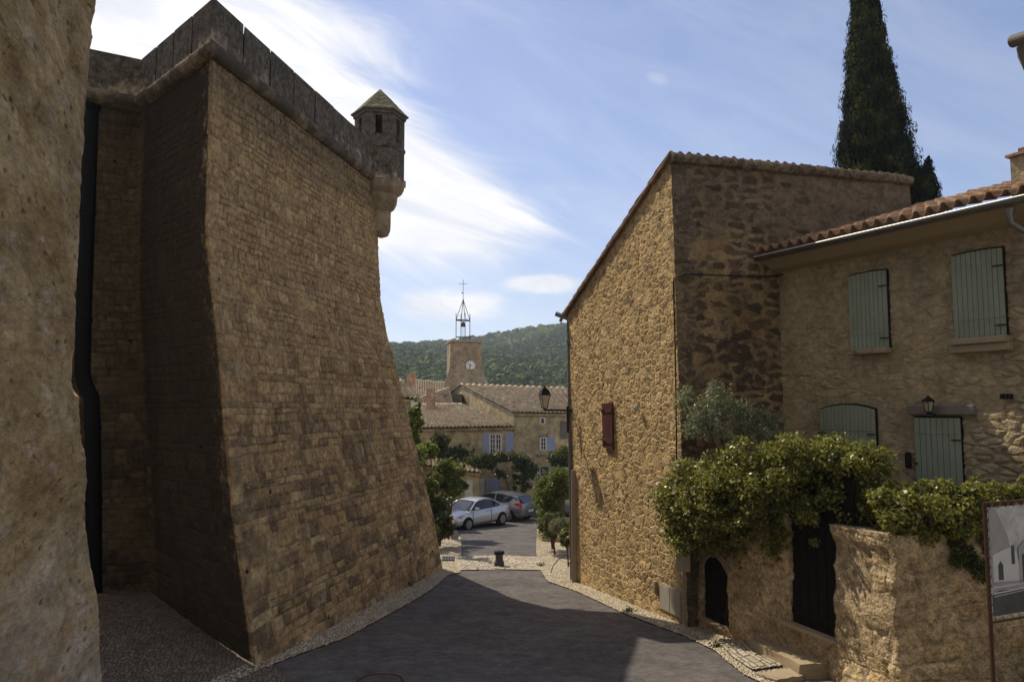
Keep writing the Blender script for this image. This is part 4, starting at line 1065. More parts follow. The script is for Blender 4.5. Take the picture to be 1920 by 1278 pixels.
pt('printed_drawing', [(.04, .02), (.04, .20), (.12, .24), (.5, .22), (.98, .16), (.98, .02)], pr2, .007)
for k in range(5): pt('printed_drawing', [(.05, .185 + k * .026), (.55 + .06 * k, .215 + k * .022), (.55 + .06 * k, .226 + k * .022), (.05, .198 + k * .026)], pr3 if k % 2 else pr1, .010)
pt('printed_drawing', [(.12, .33), (.12, .46), (.15, .50), (.18, .46), (.18, .33)], pr2, .010)
pt('printed_drawing', [(.29, .46), (.29, .62), (.33, .63), (.33, .46)], pr2, .010)
pt('printed_drawing', [(.38, .28), (.38, .60), (.46, .66), (.50, .58), (.50, .28)], pr1, .010)
pt('printed_drawing', [(.42, .29), (.42, .54), (.47, .54), (.47, .29)], pr2, .013)
pt('printed_drawing', [(.5, .26), (.5, .50), (.98, .58), (.98, .22)], pr1, .008)
def cord(*p): MB().tube(p, .006, 5).build('lacing_cord', M_LINT, pan, True)
for k in range(12): v = .03 + k * .083; cord(PP(.035, v, .006), PP(.0, v + .03, .03), PP(-.012, v + .035, 0))
for k in range(10): u = .05 + k * .1; cord(PP(u, .975, .006), PP(u + .015, 1.01, .03), PP(u + .02, 1.035, 0)); cord(PP(u, .01, .006), PP(u + .015, -.02, .02))

# ------------------------------------------------------------------ roses, olive, cypress
def plant(name, label, cat, blobs, n, size, m, aspect=.6, trunk=None, flowers=0, shell=.6, group=None, crown='foliage', lump=.22, droop=None):
    t = thing(name, label, cat, group)
    C, N = blob_points(blobs, n, shell, lump)
    leaf_mesh(crown, C, N, size, m, t, aspect, droop=droop)
    if trunk: branches(trunk[0], trunk[1], trunk[2], M_BARK, t, 'stem')
    if flowers:
        C, N = blob_points(blobs, flowers * 5, .05, lump); k = len(C) // 5
        base = C[:k]; C5 = np.repeat(base, 5, 0) + RNG.normal(size=(k * 5, 3)) * size * .35
        leaf_mesh('blossom', C5, rand_unit(k * 5), size * .8, M_FLOW, t, .8)
    return t
# rambler over the gateway: from px 1250 to 1620
def wp(px, py, off, ddy=0): return WW(px, py, off)
path = [WW(1262, 925, .55), WW(1300, 935, .5), WW(1350, 925, .45), WW(1400, 905, .4), WW(1450, 890, .35), WW(1510, 870, .3), WW(1570, 880, .2)]
bl = []
def clus(px, py, rpx, n, off, r0=.14, r1=.3, jit=.4):
    for _ in range(n):
        an = random.random() * 2 * math.pi; q = rpx * random.random() ** .5
        p = WW(px + q * math.cos(an), py + q * math.sin(an), off + random.uniform(-jit, jit)); r = random.uniform(r0, r1); bl.append((p.x, p.y, p.z, r, r, r * .8))
clus(1345, 915, 42, 26, .5); clus(1325, 950, 26, 12, .5); clus(1350, 905, 45, 26, .45); clus(1400, 890, 45, 24, .4); clus(1450, 870, 42, 22, .35); clus(1500, 855, 38, 22, .1)
clus(1545, 860, 32, 18, -.15); clus(1585, 872, 26, 14, -.3); clus(1335, 970, 36, 18, .42); clus(1385, 950, 42, 16, .4); clus(1440, 935, 35, 10, .3)
clus(1440, 985, 40, 14, .12, .1, .2, .12); clus(1500, 950, 40, 14, .1, .1, .2, .12); clus(1460, 1015, 30, 8, .08, .08, .14, .08); clus(1400, 1010, 36, 12, .1, .08, .16, .1); clus(1332, 985, 28, 20, .42); clus(1345, 990, 40, 20, .45); clus(1400, 985, 38, 14, .4, .1, .2); clus(1450, 960, 30, 12, .35, .1, .2); clus(1358, 940, 52, 30, .45); clus(1420, 930, 50, 22, .4); clus(1490, 900, 45, 16, .1); clus(1555, 905, 36, 12, -.2, .12, .24, .2)
clus(1555, 930, 18, 7, -.05, .1, .16, .1); clus(1540, 975, 12, 3, .1, .08, .12, .1); clus(1543, 1012, 8, 2, .1, .06, .1, .05); clus(1330, 1005, 45, 10, .3, .08, .16, .2)
plant('climbing_rose', 'large climbing rose arching over the dark gateway beside the house corner', 'climbing plant', bl, 62000, .070, M_ROSE, .62,
      trunk=(WW(1470, 1000, -.2) + Vector((0, 0, -.4)), [WW(1330, 930, .3), WW(1420, 900, .3), WW(1500, 880, .0), WW(1570, 890, -.2)], .05), flowers=330, shell=.8)
# hedge on the garden wall
bl = []
for i in range(210):
    t = random.random(); p = c1.lerp(c2, t * .62) + Vector((0, .15, 0)) if random.random() < .82 else p0.lerp(c1, random.random()) - wn * .42
    r = random.choice((random.uniform(.14, .25), random.uniform(.06, .12))); bl.append((p.x + random.uniform(-.2, .2), p.y + random.uniform(-.25, .3), ZPI + random.uniform(-.02, .62) * (1 if r > .13 else 1.22), r, r, r * .8))
plant('rose_hedge', 'bright green rambling hedge lying along the top of the garden wall', 'hedge', bl, 38000, .068, M_ROSE, .62, trunk=(c1.lerp(c2, .3) + Vector((0, .6, ZPI - .2)), [vv(c1.lerp(c2, .1), ZPI + .3), vv(c1.lerp(c2, .5), ZPI + .3), vv(p0.lerp(c1, .5), ZPI + .3)], .04), flowers=200, shell=.8)
# dark leaves added to stand for the shade behind the panel
bl = []
for i in range(30):
    p = c1.lerp(c2, random.uniform(.17, .42)); bl.append((p.x, p.y - random.uniform(.02, .1), ZPI - random.uniform(0, .6), .12, .06, .12))
plant('shade_leaves', 'added dark leaves standing for shade on the wall behind the printed panel', 'shade_leaves', bl, 5000, .04, M_DARKB, .8)
# olive
bl = []
def clusP(px, py, rpx, n, Y, r0, r1, jit=.4):
    for _ in range(n):
        an = random.random() * 2 * math.pi; q = rpx * random.random() ** .5
        p = P(px + q * math.cos(an), py + q * math.sin(an), Y + random.uniform(-jit, jit)); r = random.uniform(r0, r1); bl.append((p.x, p.y, p.z, r, r, r))
clusP(1315, 765, 44, 13, 15.6, .14, .3); clusP(1345, 755, 30, 10, 15.6, .10, .2); clusP(1305, 790, 30, 10, 15.6, .1, .2); clusP(1380, 800, 50, 12, 15.4, .14, .28); clusP(1420, 805, 46, 11, 15.3, .12, .26); clusP(1440, 835, 40, 12, 15.2, .1, .2); clusP(1340, 730, 12, 3, 15.6, .08, .12); clusP(1450, 785, 16, 3, 15.3, .06, .12)
ob = Vector((4.6, 15.6, ZG - .2))
plant('olive_tree', 'small grey green olive tree in front of the dark gable wall', 'tree', bl, 8500, .085, M_OLIVE, .22, trunk=(ob, [P(1315, 765, 15.6), P(1345, 745, 15.6), P(1385, 800, 15.4), P(1425, 805, 15.3), P(1445, 835, 15.2), P(1290, 780, 15.6)], .05), shell=.95)

def cypress(name, label, Yc, silh, n, base_px, seed):
    """silh: (py, xleft, xright) outline of the tree"""
    random.seed(seed); t = thing(name, label, 'tree', 'cypresses behind the stone house')
    Cs, Ns, ys = [], [], [s_[0] for s_ in silh]; bl_ = []
    tot = 0
    for _ in range(n // 55):
        py = random.uniform(ys[0], ys[-1]); xl = np.interp(py, ys, [s_[1] for s_ in silh]); xr = np.interp(py, ys, [s_[2] for s_ in silh])
        if random.random() > (xr - xl) / 175 + .12: continue
        c = P((xl + xr) / 2, py, Yc); an = random.random() * 2 * math.pi; R = (xr - xl) / 2 / F * Yc * (.90 + .10 * math.sin(an * 3 + c.z * 1.3) + .07 * math.sin(c.z * 3.1 + an * 5)); r = random.uniform(.18, .40) * min(1, .5 + R / 2.5)
        k = max(.0, R - r * .75) * (random.random() ** .28) * (1 if random.random() < .86 else random.uniform(1.05, 1.2))
        ctr_ = np.array([c.x + k * math.cos(an), Yc + k * math.sin(an), c.z]); m_ = 55
        d = rand_unit(m_); q = d * (RNG.random(m_) ** .4)[:, None] * np.array([r, r, r * 2.0])
        Cs.append(ctr_ + q); outv = np.array([math.cos(an), math.sin(an), .2]); nn = d * .9 + outv * .35 + rand_unit(m_) * .4
        Ns.append(nn / np.linalg.norm(nn, axis=1)[:, None])
    C = np.concatenate(Cs); N = np.concatenate(Ns)
    leaf_mesh('crown', C, N, .165, M_CYP, t, .34, droop=((0, 0, 1), .72))
    b = MB(); bp = P(base_px, silh[-1][0], Yc); tp = P((silh[0][1] + silh[0][2]) / 2, silh[0][0], Yc)
    b.tube([Vector((bp.x, Yc, gz(bp.x, Yc))), bp, bp.lerp(tp, .9)], [.3, .22, .04], 8); b.build('trunk', M_BARK, t, True)
cypress('cypress', 'tall dark cypress rising behind the stone house', 30, [(-140, 1616, 1628), (0, 1590, 1652), (60, 1588, 1662), (130, 1582, 1678), (190, 1572, 1690), (250, 1566, 1706), (300, 1572, 1724), (345, 1578, 1738), (400, 1576, 1752), (520, 1585, 1750)], 270000, 1660, 3)
cypress('cypress', 'small second cypress tucked against the right foot of the tall one', 28.5, [(305, 1736, 1746), (330, 1722, 1756), (360, 1712, 1764), (400, 1708, 1772), (500, 1712, 1765)], 36000, 1742, 9)
random.seed(21)

# ------------------------------------------------------------------ bollard, grate, manhole
bo = thing('bollard', 'short black waisted cast iron bollard standing in the sett band', 'bollard')
bp = G(936, 1062); k = .44 / .44
b = MB(); b.lathe(bp, [(.165, 0), (.165, .13), (.15, .16), (.125, .20), (.118, .28), (.122, .36), (.14, .40)], 20); b.build('post', mat('cast_iron', lambda nb: dict(col=nb.mix(nb.noise(nb.obj(), 12, 4), (.025, .025, .028), (.06, .058, .058)), rough=.5, spec=.4)), bo, True)
b = MB(); b.lathe(bp, [(.15, .40), (.168, .415), (.168, .47), (.15, .495), (.06, .51), (.01, .512)], 20); b.build('cap', M_IRON, bo, True)
dg = thing('drain_grate', 'slotted steel drain grate in the pavement at the bastion foot', 'grate')
ga, gb, gc, gd = G(829, 1045, .055), G(852, 1045, .055), G(852, 1053, .055), G(828, 1053, .055)
b = MB()
for i in range(8):
    t0, t1 = i / 8 + .02, i / 8 + .07; b.poly([ga.lerp(gb, t0), ga.lerp(gb, t1), gd.lerp(gc, t1), gd.lerp(gc, t0)], (0, 0, .012))
b.build('bars', M_ZINC, dg); b = MB(); b.poly([ga, gb, gc, gd], (0, 0, -.004)); b.build('pit', M_DWOOD, dg)
mh = thing('manhole_cover', 'round iron manhole cover in the shaded asphalt at the bottom', 'manhole cover')
mc = G(712, 1278, .006); b = MB(); b.lathe(mc, [(.33, 0), (.33, .006)], 32); b.build('lid', M_ASPH, mh)
b = MB()
n = 40
for k in range(n):
    a0, a1 = 2 * math.pi * k / n, 2 * math.pi * (k + 1) / n; b.poly([mc + Vector((r * math.cos(a_), r * math.sin(a_), .002)) for r, a_ in ((.33, a0), (.37, a0), (.37, a1), (.33, a1))], (0, 0, .008))
b.build('rim', M_RUST, mh)

# ------------------------------------------------------------------ cars
def car(name, label, loc, rz, paintm, kind):
    """x forward, metres; sections (x, z_sill, z_belt, half width)"""
    t = thing(name, label, 'car', 'cars parked beyond the band of setts', loc, rz)
    L, W = (4.3, .88) if kind == 'coupe' else (4.2, .88)
    if kind == 'coupe':
        body = [(-2.12, .42, .72, .60), (-2.08, .30, .86, .76), (-1.9, .24, .94, .85), (-1.4, .20, .97, .89), (-.6, .19, .95, .89), (.3, .19, .93, .89), (1.0, .19, .91, .89), (1.5, .20, .84, .87), (1.9, .22, .72, .80), (2.08, .28, .62, .66), (2.14, .38, .54, .5)]
        roof = [(-1.55, .95, .62), (-1.15, 1.20, .58), (-.75, 1.36, .56), (-.3, 1.41, .56), (.15, 1.38, .56), (.45, 1.30, .58), (1.15, .92, .70)]
        sw = [(-1.2, .98), (-.85, 1.28), (-.3, 1.35), (.12, 1.32), (.70, .98)]
    else:
        body = [(-2.05, .42, .80, .66), (-2.0, .30, .95, .78), (-1.8, .24, 1.0, .86), (-1.3, .2, 1.02, .89), (-.6, .19, .99, .89), (.3, .19, .95, .89), (1.0, .19, .90, .89), (1.5, .2, .82, .86), (1.85, .22, .72, .80), (2.02, .28, .64, .66), (2.08, .38, .56, .5)]
        roof = [(-1.98, .98, .66), (-1.6, 1.30, .62), (-1.3, 1.40, .62), (-.6, 1.47, .62), (.0, 1.46, .62), (.4, 1.38, .62), (1.3, .90, .72)]
        sw = [(-1.75, 1.06), (-1.35, 1.30), (-.6, 1.40), (.05, 1.38), (.95, .97)]
    b = MB(); rings = []
    for x, z0, z1, w in body:
        h = z1 - z0
        half = [(0, z0), (w * .82, z0), (w * .97, z0 + h * .18), (w, z0 + h * .45), (w * .985, z0 + h * .7), (w * .90, z1 - .02), (w * .75, z1 + .015), (0, z1 + .04)]
        ring_ = half + [(-y, z) for y, z in half[-2:0:-1]]
        rings.append([b.b.verts.new((x, y, z)) for y, z in ring_])
    for A, B in zip(rings, rings[1:]):
        for k in range(len(A)): b.b.faces.new((A[k], A[(k + 1) % len(A)], B[(k + 1) % len(A)], B[k]))
    b.b.faces.new(rings[0][::-1]); b.b.faces.new(rings[-1]); bo_ = b.build('body', paintm, t, True)
    # greenhouse: glass volume with painted roof skin and pillars
    b = MB(); rings = []
    for i, (x, z, w) in enumerate(roof):
        wb = .80; zb = .93
        e = 0 if 0 < i < len(roof) - 1 else 1
        ring_ = [(-wb if not e else -w, min(zb, z)), (-w, z - .04), (-w * .75, z), (w * .75, z), (w, z - .04), (wb if not e else w, min(zb, z))]
        rings.append([b.b.verts.new((x, y, q_)) for y, q_ in ring_])
    for A, B in zip(rings, rings[1:]):
        for k in range(5): b.b.faces.new((A[k], A[k + 1], B[k + 1], B[k]))
    gl = b.build('windows', M_GLASS, t, False)
    b = MB()
    rr = [r_ for r_ in roof[1:-1]]
    vs_ = []
    for x, z, w in rr: vs_.append([b.b.verts.new((x, y, q_)) for y, q_ in ((-w - .025, z - .06), (-w - .012, z - .02), (-w * .7, z + .015), (0, z + .03), (w * .7, z + .015), (w + .012, z - .02), (w + .025, z - .06))])
    for A, B in zip(vs_, vs_[1:]):
        for k in range(6): b.b.faces.new((A[k], A[k + 1], B[k + 1], B[k]))
    for s_ in (-1, 1):
        for (xa, za, wa), (xb, zb, wb) in ((roof[-2], (roof[-1][0] - .05, .93, .80)), (roof[1], (roof[0][0] + .05, .93, .79))):
            b.tube([(xa, s_ * (wa + .005), za - .03), (xb, s_ * (wb + .01), zb)], .035, 6)
        if kind == 'hatch': b.tube([(-.3, s_ * .635, 1.42), (-.3, s_ * .82, .96)], .03, 6); b.poly([(-1.95, s_ * .80, 1.0), (-1.2, s_ * .82, 1.0), (-1.5, s_ * .72, 1.22)], (0, s_ * .01, 0))
    b.build('roof', paintm, t, True)
    for wx in (1.3, -1.28):
        for s_ in (-1, 1):
            wo = MB(); wo.tube([(wx, s_ * .70, .32), (wx, s_ * .905, .32)], .345, 20); ar = wo.build('wheel_arch', M_RUBB, t)
            wo = MB(); wo.tube([(wx, s_ * .72, .31), (wx, s_ * .74, .31), (wx, s_ * .91, .31), (wx, s_ * .925, .31)], [.28, .315, .315, .28], 24); ty = wo.build('wheel', M_RUBB, t, True)
            wo = MB(); wo.tube([(wx, s_ * .925, .31), (wx, s_ * .932, .31)], .205, 20)
            for k in range(10):
                an = 2 * math.pi * k / 10; wo.poly([(wx + r_ * math.cos(an + d), s_ * .934, .31 + r_ * math.sin(an + d)) for r_, d in ((.05, -.3), (.2, -.07), (.2, .07), (.05, .3))], (0, s_ * .012, 0))
            wo.build('rim', M_RIM, ty)
    for s_ in (-1, 1):
        m_ = MB(); m_.box((.78, s_ * .99, 1.0), (.12, .2, .14), bev=.03); m_.build('mirror', paintm, t, True)
        tl_ = MB()
        if kind == 'hatch': tl_.poly([(-1.97, s_ * .80, .82), (-1.60, s_ * .905, .93), (-1.72, s_ * .87, 1.03), (-2.03, s_ * .73, 1.02)], (.01, s_ * .02, 0))
        else: tl_.poly([(-2.08, s_ * .74, .70), (-1.92, s_ * .86, .72), (-1.92, s_ * .85, .86), (-2.08, s_ * .74, .84)], (.0, s_ * .015, 0))
        tl_.build('tail_light', M_TAIL, t)
        hl = MB(); hl.poly([(1.98, s_ * .62, .55), (1.72, s_ * .84, .60), (1.62, s_ * .84, .74), (1.93, s_ * .68, .68)], (.012, s_ * .02, 0)); hl.build('headlight', M_RIM, t)
        for x in ((.95, -.45) if kind == 'coupe' else (.9, -.15, -1.0)): MB().box((x, s_ * .884, .62), (.012, .02, .55)).build('door_seam', M_RUBB, t)
        dh = MB(); dh.box((-.2, s_ * .895, .82), (.16, .03, .025)); dh.build('door_handle', paintm, t)
    m_ = MB(); m_.box((-2.09, 0, .58), (.02, .5, .11)); m_.build('number_plate', M_PLATE, t)
    return t
def on_ground(px, py): p = G(px, py); return (p.x, p.y, gz(p.x, p.y) + .004)
c0 = on_ground(894, 989)
car('parked_car', 'silver coupe cabriolet parked nearest, nose towards the bushes', (c0[0] - .25, c0[1] + .5, c0[2]), math.pi + math.radians(52), M_SILV, 'coupe')
p = G(955, 972)
car('parked_car', 'grey hatchback with red tail light parked behind the silver coupe', (-.75, 43.2, gz(-.75, 43.2)), math.pi - math.radians(33), M_GREY, 'hatch')
car('parked_car', 'pale car mostly hidden by the shrub at the right of the grey hatchback', (3.1, 44.6, gz(3, 44.6)), math.pi - math.radians(40), M_SILV, 'hatch')

# ------------------------------------------------------------------ background houses and tower
def bhouse(name, label, e0, e1, r1, r0, wallm, zb=-6.6, sp=.24, over=.3, gable=True, group=None):
    """e0,e1 front eave corners (left,right), r0,r1 ridge ends"""
    t = thing(name, label, 'house', group); e0, e1, r0, r1 = map(Vector, (e0, e1, r0, r1))
    back0, back1 = r0 + (r0 - e0) * .9, r1 + (r1 - e1) * .9; back0.z = e0.z; back1.z = e1.z
    fw = (e0 - r0); fw.z = 0; fw.normalize(); f0, f1 = e0 - fw * over, e1 - fw * over
    b = MB(); g_ = .05
    def q(p, z=None): return (p.x, p.y, p.z - g_ if z is None else z)
    b.poly([q(f0, zb), q(f1, zb), q(f1), q(f0)]); b.poly([q(f0, zb), q(f0), q(r0), q(back0), q(back0, zb)]); b.poly([q(f1, zb), q(f1), q(r1), q(back1), q(back1, zb)]); b.poly([q(back0, zb), q(back1, zb), q(back1), q(back0)])
    b.build('wall', wallm, t)
    sd = (e1 - e0).normalized() * .12
    tile_roof('roof', e0 - sd, e1 + sd, r1 + sd, r0 - sd, t, sp=sp, step=.4, amp=.07, k=5); tile_roof('roof', back1 + sd, back0 - sd, r0 - sd, r1 + sd, t, sp=.4, step=.8, amp=.07, k=4)
    gn = MB(); gn.tube([f0 + fw * .08 + Vector((0, 0, -.12)), f1 + fw * .08 + Vector((0, 0, -.12))], .09, 6); gn.build('eave_moulding', wallm, t, True)
    return t, f0, f1, fw
def on_wall(f0, f1, fw, px, py, off=.03):
    r = ray(px, py); d = (f1 - f0); d.z = 0; n = Vector((d.y, -d.x, 0)).normalized(); t = n.dot(f0) / n.dot(r)
    if n.y > 0: n = -n
    return r * t + n * off, n
def rect(par, f, name, x0, y0, x1, y1, m, off=.03, th=.06, label=None):
    a, n = on_wall(*f, x0, y0, off); c, n = on_wall(*f, x1, y1, off); b = MB()
    b.poly([(a.x, a.y, c.z), (c.x, c.y, c.z), (c.x, c.y, a.z), (a.x, a.y, a.z)], -n * th); o = b.build(name, m, par); 
    if label: o['label'] = label
    return o, a, c, n
def window(par, f, x0, y0, x1, y1, nx, ny, frame=M_WHT):
    o, a, c, n = rect(par, f, 'window', x0, y0, x1, y1, M_GLASS, .01)
    b = MB()
    for i in range(nx + 1):
        t = i / nx; w = .05 if i in (0, nx) or (nx == 4 and i == 2) else .022; p = Vector((a.x + (c.x - a.x) * t, a.y + (c.y - a.y) * t, 0)); d = (Vector((c.x, c.y, 0)) - Vector((a.x, a.y, 0))).normalized() * w
        b.poly([vv(p - d, c.z), vv(p + d, c.z), vv(p + d, a.z), vv(p - d, a.z)], n * .03)
    for j in range(ny + 1):
        z = c.z + (a.z - c.z) * j / ny; w = .04 if j in (0, ny) else .018
        b.poly([(a.x, a.y, z - w), (c.x, c.y, z - w), (c.x, c.y, z + w), (a.x, a.y, z + w)], n * .025)
    b.build('frame', frame, o); return o
hA, f0, f1, fw = bhouse('village_house', 'low tiled village house with lilac shutters in the centre', P(768, 803, 47.5), P(967, 799, 46), P(862, 757, 53.0), P(758, 757, 55.5), M_WA, group='village houses in the distance')
fA = (f0, f1, fw)
window(hA, fA, 919, 813, 940, 850, 4, 4)
rect(hA, fA, 'shutter', 905, 812, 918, 853, M_LIL); rect(hA, fA, 'shutter', 948, 811, 963, 851, M_LIL)
hB, f0, f1, fw = bhouse('village_house', 'two storey village house with a long tiled roof right of the tower', P(966, 773, 47.5), P(1130, 775, 49), P(1130, 729, 57), P(866, 720, 57), M_WB, group='village houses in the distance')
fB_ = (f0, f1, fw)
window(hB, fB_, 1013, 783, 1021, 794, 1, 1, M_WHT)
rect(hB, fB_, 'shutter', 1050, 789, 1064, 822, M_PIPE, label='dark grey closed shutter')
window(hB, fB_, 1013, 820, 1024, 843, 2, 3); rect(hB, fB_, 'shutter', 1026, 818, 1040, 846, M_LIL)
rect(hB, fB_, 'ledge', 1005, 851, 1034, 855, M_LINT, .12, .15); rect(hB, fB_, 'ledge', 1012, 816, 1027, 818, M_LINT, .08, .1)
rect(hB, fB_, 'window', 1014, 875, 1028, 898, M_GLASS); rect(hB, fB_, 'shutter', 1001, 877, 1013, 905, M_LIL); rect(hB, fB_, 'shutter', 1030, 875, 1040, 895, M_LIL)
# satellite dish-like disc on the roof and antenna
b = MB(); p = P(1028, 723, 53); b.lathe(p, [(.02, 0), (.16, .03), (.24, .1)], 12); dd = b.build('satellite_dish', M_CREAM, hB, True)
# lower annexe front with door (in front of house A)
hC, f0, f1, fw = bhouse('garden_annexe', 'small tiled annexe behind the round shrub', P(792, 872, 44), P(900, 886, 43.2), P(888, 872, 46.2), P(790, 852, 47), M_WA)
fC = (f0, f1, fw)
rect(hC, fC, 'door', 872, 900, 886, 940, M_WHT)
rect(hA, fA, 'door', 896, 897, 908, 930, M_WHT); rect(hA, fA, 'shutter', 912, 896, 938, 932, M_LIL, label='pair of lilac shutters beside the ground floor door')
# left group
hD, f0, f1, fw = bhouse('village_house', 'salmon gabled house at the back left of the clock tower', P(770, 742, 62), P(832, 742, 60), P(834, 716, 66), P(768, 711, 68), M_WC, group='village houses in the distance')
hE, f0, f1, fw = bhouse('village_house', 'tiled house with pale lit verge between bastion and low house', P(775, 790, 56), P(848, 758, 53), P(840, 726, 58), P(785, 744, 60), M_WG, group='village houses in the distance')
hF, f0, f1, fw = bhouse('village_house', 'house with a deep dark eave just behind the bastion edge', P(700, 742, 40), P(786, 748, 40), P(752, 712, 43), P(690, 712, 43), M_WB, group='village houses in the distance')
b = MB(); p = P(777, 760, 40.2); b.box((p.x, p.y, p.z - .6), (.32, .32, 1.7)); b.build('column', M_WHT, hF)
# chimneys
for i, (x, y0, y1, Y, w, m, par_) in enumerate([(808, 737, 762, 52.5, .55, M_WC, hE), (771, 706, 716, 60, .6, M_WC, hD)]):
    a, c = P(x, y0, Y), P(x, y1, Y); b = MB(); b.box((a.x, a.y, (a.z + c.z) / 2), (w, w, a.z - c.z + .6)); b.build('chimney', m, par_)
# grey wall block under the tower with fairy-light dots omitted
b = MB(); a, c = P(832, 742, 56), P(866, 772, 56); b.box(((a.x + c.x) / 2, 56.5, -1.5), (c.x - a.x, 1.5, 5)); tag(b.build('garden_wall', M_WG), 'grey plaster wall block below the clock tower', 'wall')

tw = thing('clock_tower', 'square stone clock tower with an iron belfry against the wooded hill', 'tower')
YT = 72
tA = P(845, 640, YT); tR = P(903, 640, YT + .6); tLf = P(838, 640, YT + 3.0)
dR = tR - tA; dL = tLf - tA; dR.z = dL.z = 0
def tp(z, fl=0.): 
    a = Vector((tA.x, tA.y, z)); return [a - dR * fl * .25 + Vector((0, -fl, 0)), a + dR * (1 + fl * .28) + Vector((0, -fl, 0)), a + dR * (1 + fl * .28) + dL, a + dL]
b = MB(); zz = [(tA.z, 0), (P(0, 690, YT).z, .08), (P(0, 708, YT).z, .45), (P(0, 722, YT).z, 1.0), (-7, 1.6)]
rings = [[b.b.verts.new(p) for p in tp(z, f)] for z, f in zz[::-1]]
for A, B in zip(rings, rings[1:]):
    for k in range(4): b.b.faces.new((A[k], A[(k + 1) % 4], B[(k + 1) % 4], B[k]))
b.b.faces.new(rings[-1]); b.build('tower_wall', M_TOW, tw)
b = MB(); q = tp(0); cc = (q[0] + q[2]) / 2; b.prism([((p.x - cc.x) * 1.06 + cc.x, (p.y - cc.y) * 1.06 + cc.y) for p in q], tA.z + .003, tA.z + .14); b.build('cornice', M_PARA, tw)
tn = Vector((dR.y, -dR.x, 0)).normalized()
r = ray(882, 685); t = tn.dot(tA) / tn.dot(r); ck = r * t + tn * .02
e1 = dR.normalized()
def disc(b, c, r, n, th, nseg=28):
    b.poly([c + e1 * r * math.cos(2 * math.pi * k / nseg) + Vector((0, 0, r * math.sin(2 * math.pi * k / nseg))) for k in range(nseg)], n * th)
b = MB(); disc(b, ck + tn * .02, .53, tn, .05); ckr = b.build('clock', M_IRON, tw)
b = MB(); disc(b, ck + tn * .075, .47, tn, .02); b.build('clock_face', M_FACE, ckr)
b = MB()
def hand(an, r0, r1, w, off=.1):
    d = e1 * math.sin(an) + Vector((0, 0, math.cos(an))); s_ = e1 * math.cos(an) - Vector((0, 0, math.sin(an)))
    b.poly([ck + tn * off + d * r0 - s_ * w, ck + tn * off + d * r1 - s_ * w, ck + tn * off + d * r1 + s_ * w, ck + tn * off + d * r0 + s_ * w], tn * .01)
for k in range(12): hand(k * math.pi / 6, .33, .43, .022)
b.build('hour_marks', M_IRON, ckr); b = MB(); hand(math.radians(310), -.06, .26, .035, .115); hand(math.radians(208), -.08, .36, .025, .13); b.build('clock_hands', M_IRON, ckr)
# iron belfry
bf = MB(); bc = P(868, 640, YT + 1.8); hw = .68; zz0 = tA.z + .14; zr = lambda py: P(868, py, YT + 1.8).z
cr_ = [Vector((bc.x + hw * math.cos(a_), bc.y + hw * math.sin(a_), 0)) for a_ in [.35 + k * math.pi / 2 for k in range(4)]]
for p in cr_:
    bf.tube([vv(p, zz0), vv(p, zr(588))], .035, 6); bf.tube([vv(p, zr(600)), vv(bc, zr(562))], .03, 6)
for y in (600, 632):
    for k in range(4): bf.tube([vv(cr_[k], zr(y)), vv(cr_[(k + 1) % 4], zr(y))], .04, 6)
bf.tube([vv(cr_[0], zr(601)), vv(cr_[2], zr(601))], .05, 6); bf.tube([vv(bc, zz0), vv(bc, zr(601))], .02, 5)
bfo = bf.build('belfry', M_IRON, tw)
bf = MB(); bf.tube([vv(bc, zr(562)), vv(bc, zr(524))], .022, 6); bf.tube([vv(bc, zr(532)) + Vector((-.42, 0, 0)), vv(bc, zr(532)) + Vector((.42, 0, 0))], .02, 6); bf.lathe(vv(bc, zr(562)), [(.02, -.05), (.09, 0), (.02, .07)], 8); bf.box(vv(bc, zr(549)) + Vector((-.06, 0, 0)), (.14, .03, .12)); bf.build('cross', M_IRON, bfo)
bf = MB(); bf.lathe(vv(bc, zr(612)), [(.27, 0), (.24, .08), (.17, .25), (.14, .38), (.05, .46)], 14); bf.build('bell', mat('bell_bronze', col=(.08, .065, .04), metal=.6, rough=.5), bfo, True)

# ------------------------------------------------------------------ background planting
def gbl(px, py, rpx, Y, n, r0, r1, dep=.6, flat=1.):
    out = []
    for _ in range(n):
        an = random.random() * 2 * math.pi; q = rpx * random.random() ** .5
        p = P(px + q * math.cos(an), py + q * flat * math.sin(an), Y + random.uniform(-dep, dep)); r = random.uniform(r0, r1); out.append((p.x, p.y, p.z, r, r, r * .85))
    for _ in range(int(n * .7)):
        an = random.random() * 2 * math.pi; q = rpx * random.uniform(.9, 1.45); p = P(px + q * math.cos(an), py + q * flat * math.sin(an), Y + random.uniform(-dep, dep)); r = r0 * random.uniform(.25, .6); out.append((p.x, p.y, p.z, r, r, r * 1.3))
    return out
base = lambda px, Y: Vector((P(px, 900, Y).x, Y, gz(0, Y)))
plant('round_shrub', 'round bright shrub in front of the annexe, left of the silver coupe', 'shrub', gbl(841, 897, 28, 34, 40, .16, .30), 12000, .12, M_BUSH, .6, trunk=(base(843, 34), [P(835, 890, 34), P(850, 885, 34), P(845, 900, 34)], .06), group=None)
plant('dark_shrub', 'dark low shrub under the round bright one', 'shrub', gbl(820, 950, 19, 31, 20, .16, .28) + gbl(826, 985, 20, 30.5, 16, .2, .32, flat=.8) + gbl(815, 1000, 10, 29.5, 6, .15, .25), 10000, .10, M_DARKB, .6, trunk=(base(825, 31), [P(815, 950, 31), P(835, 950, 31)], .05))
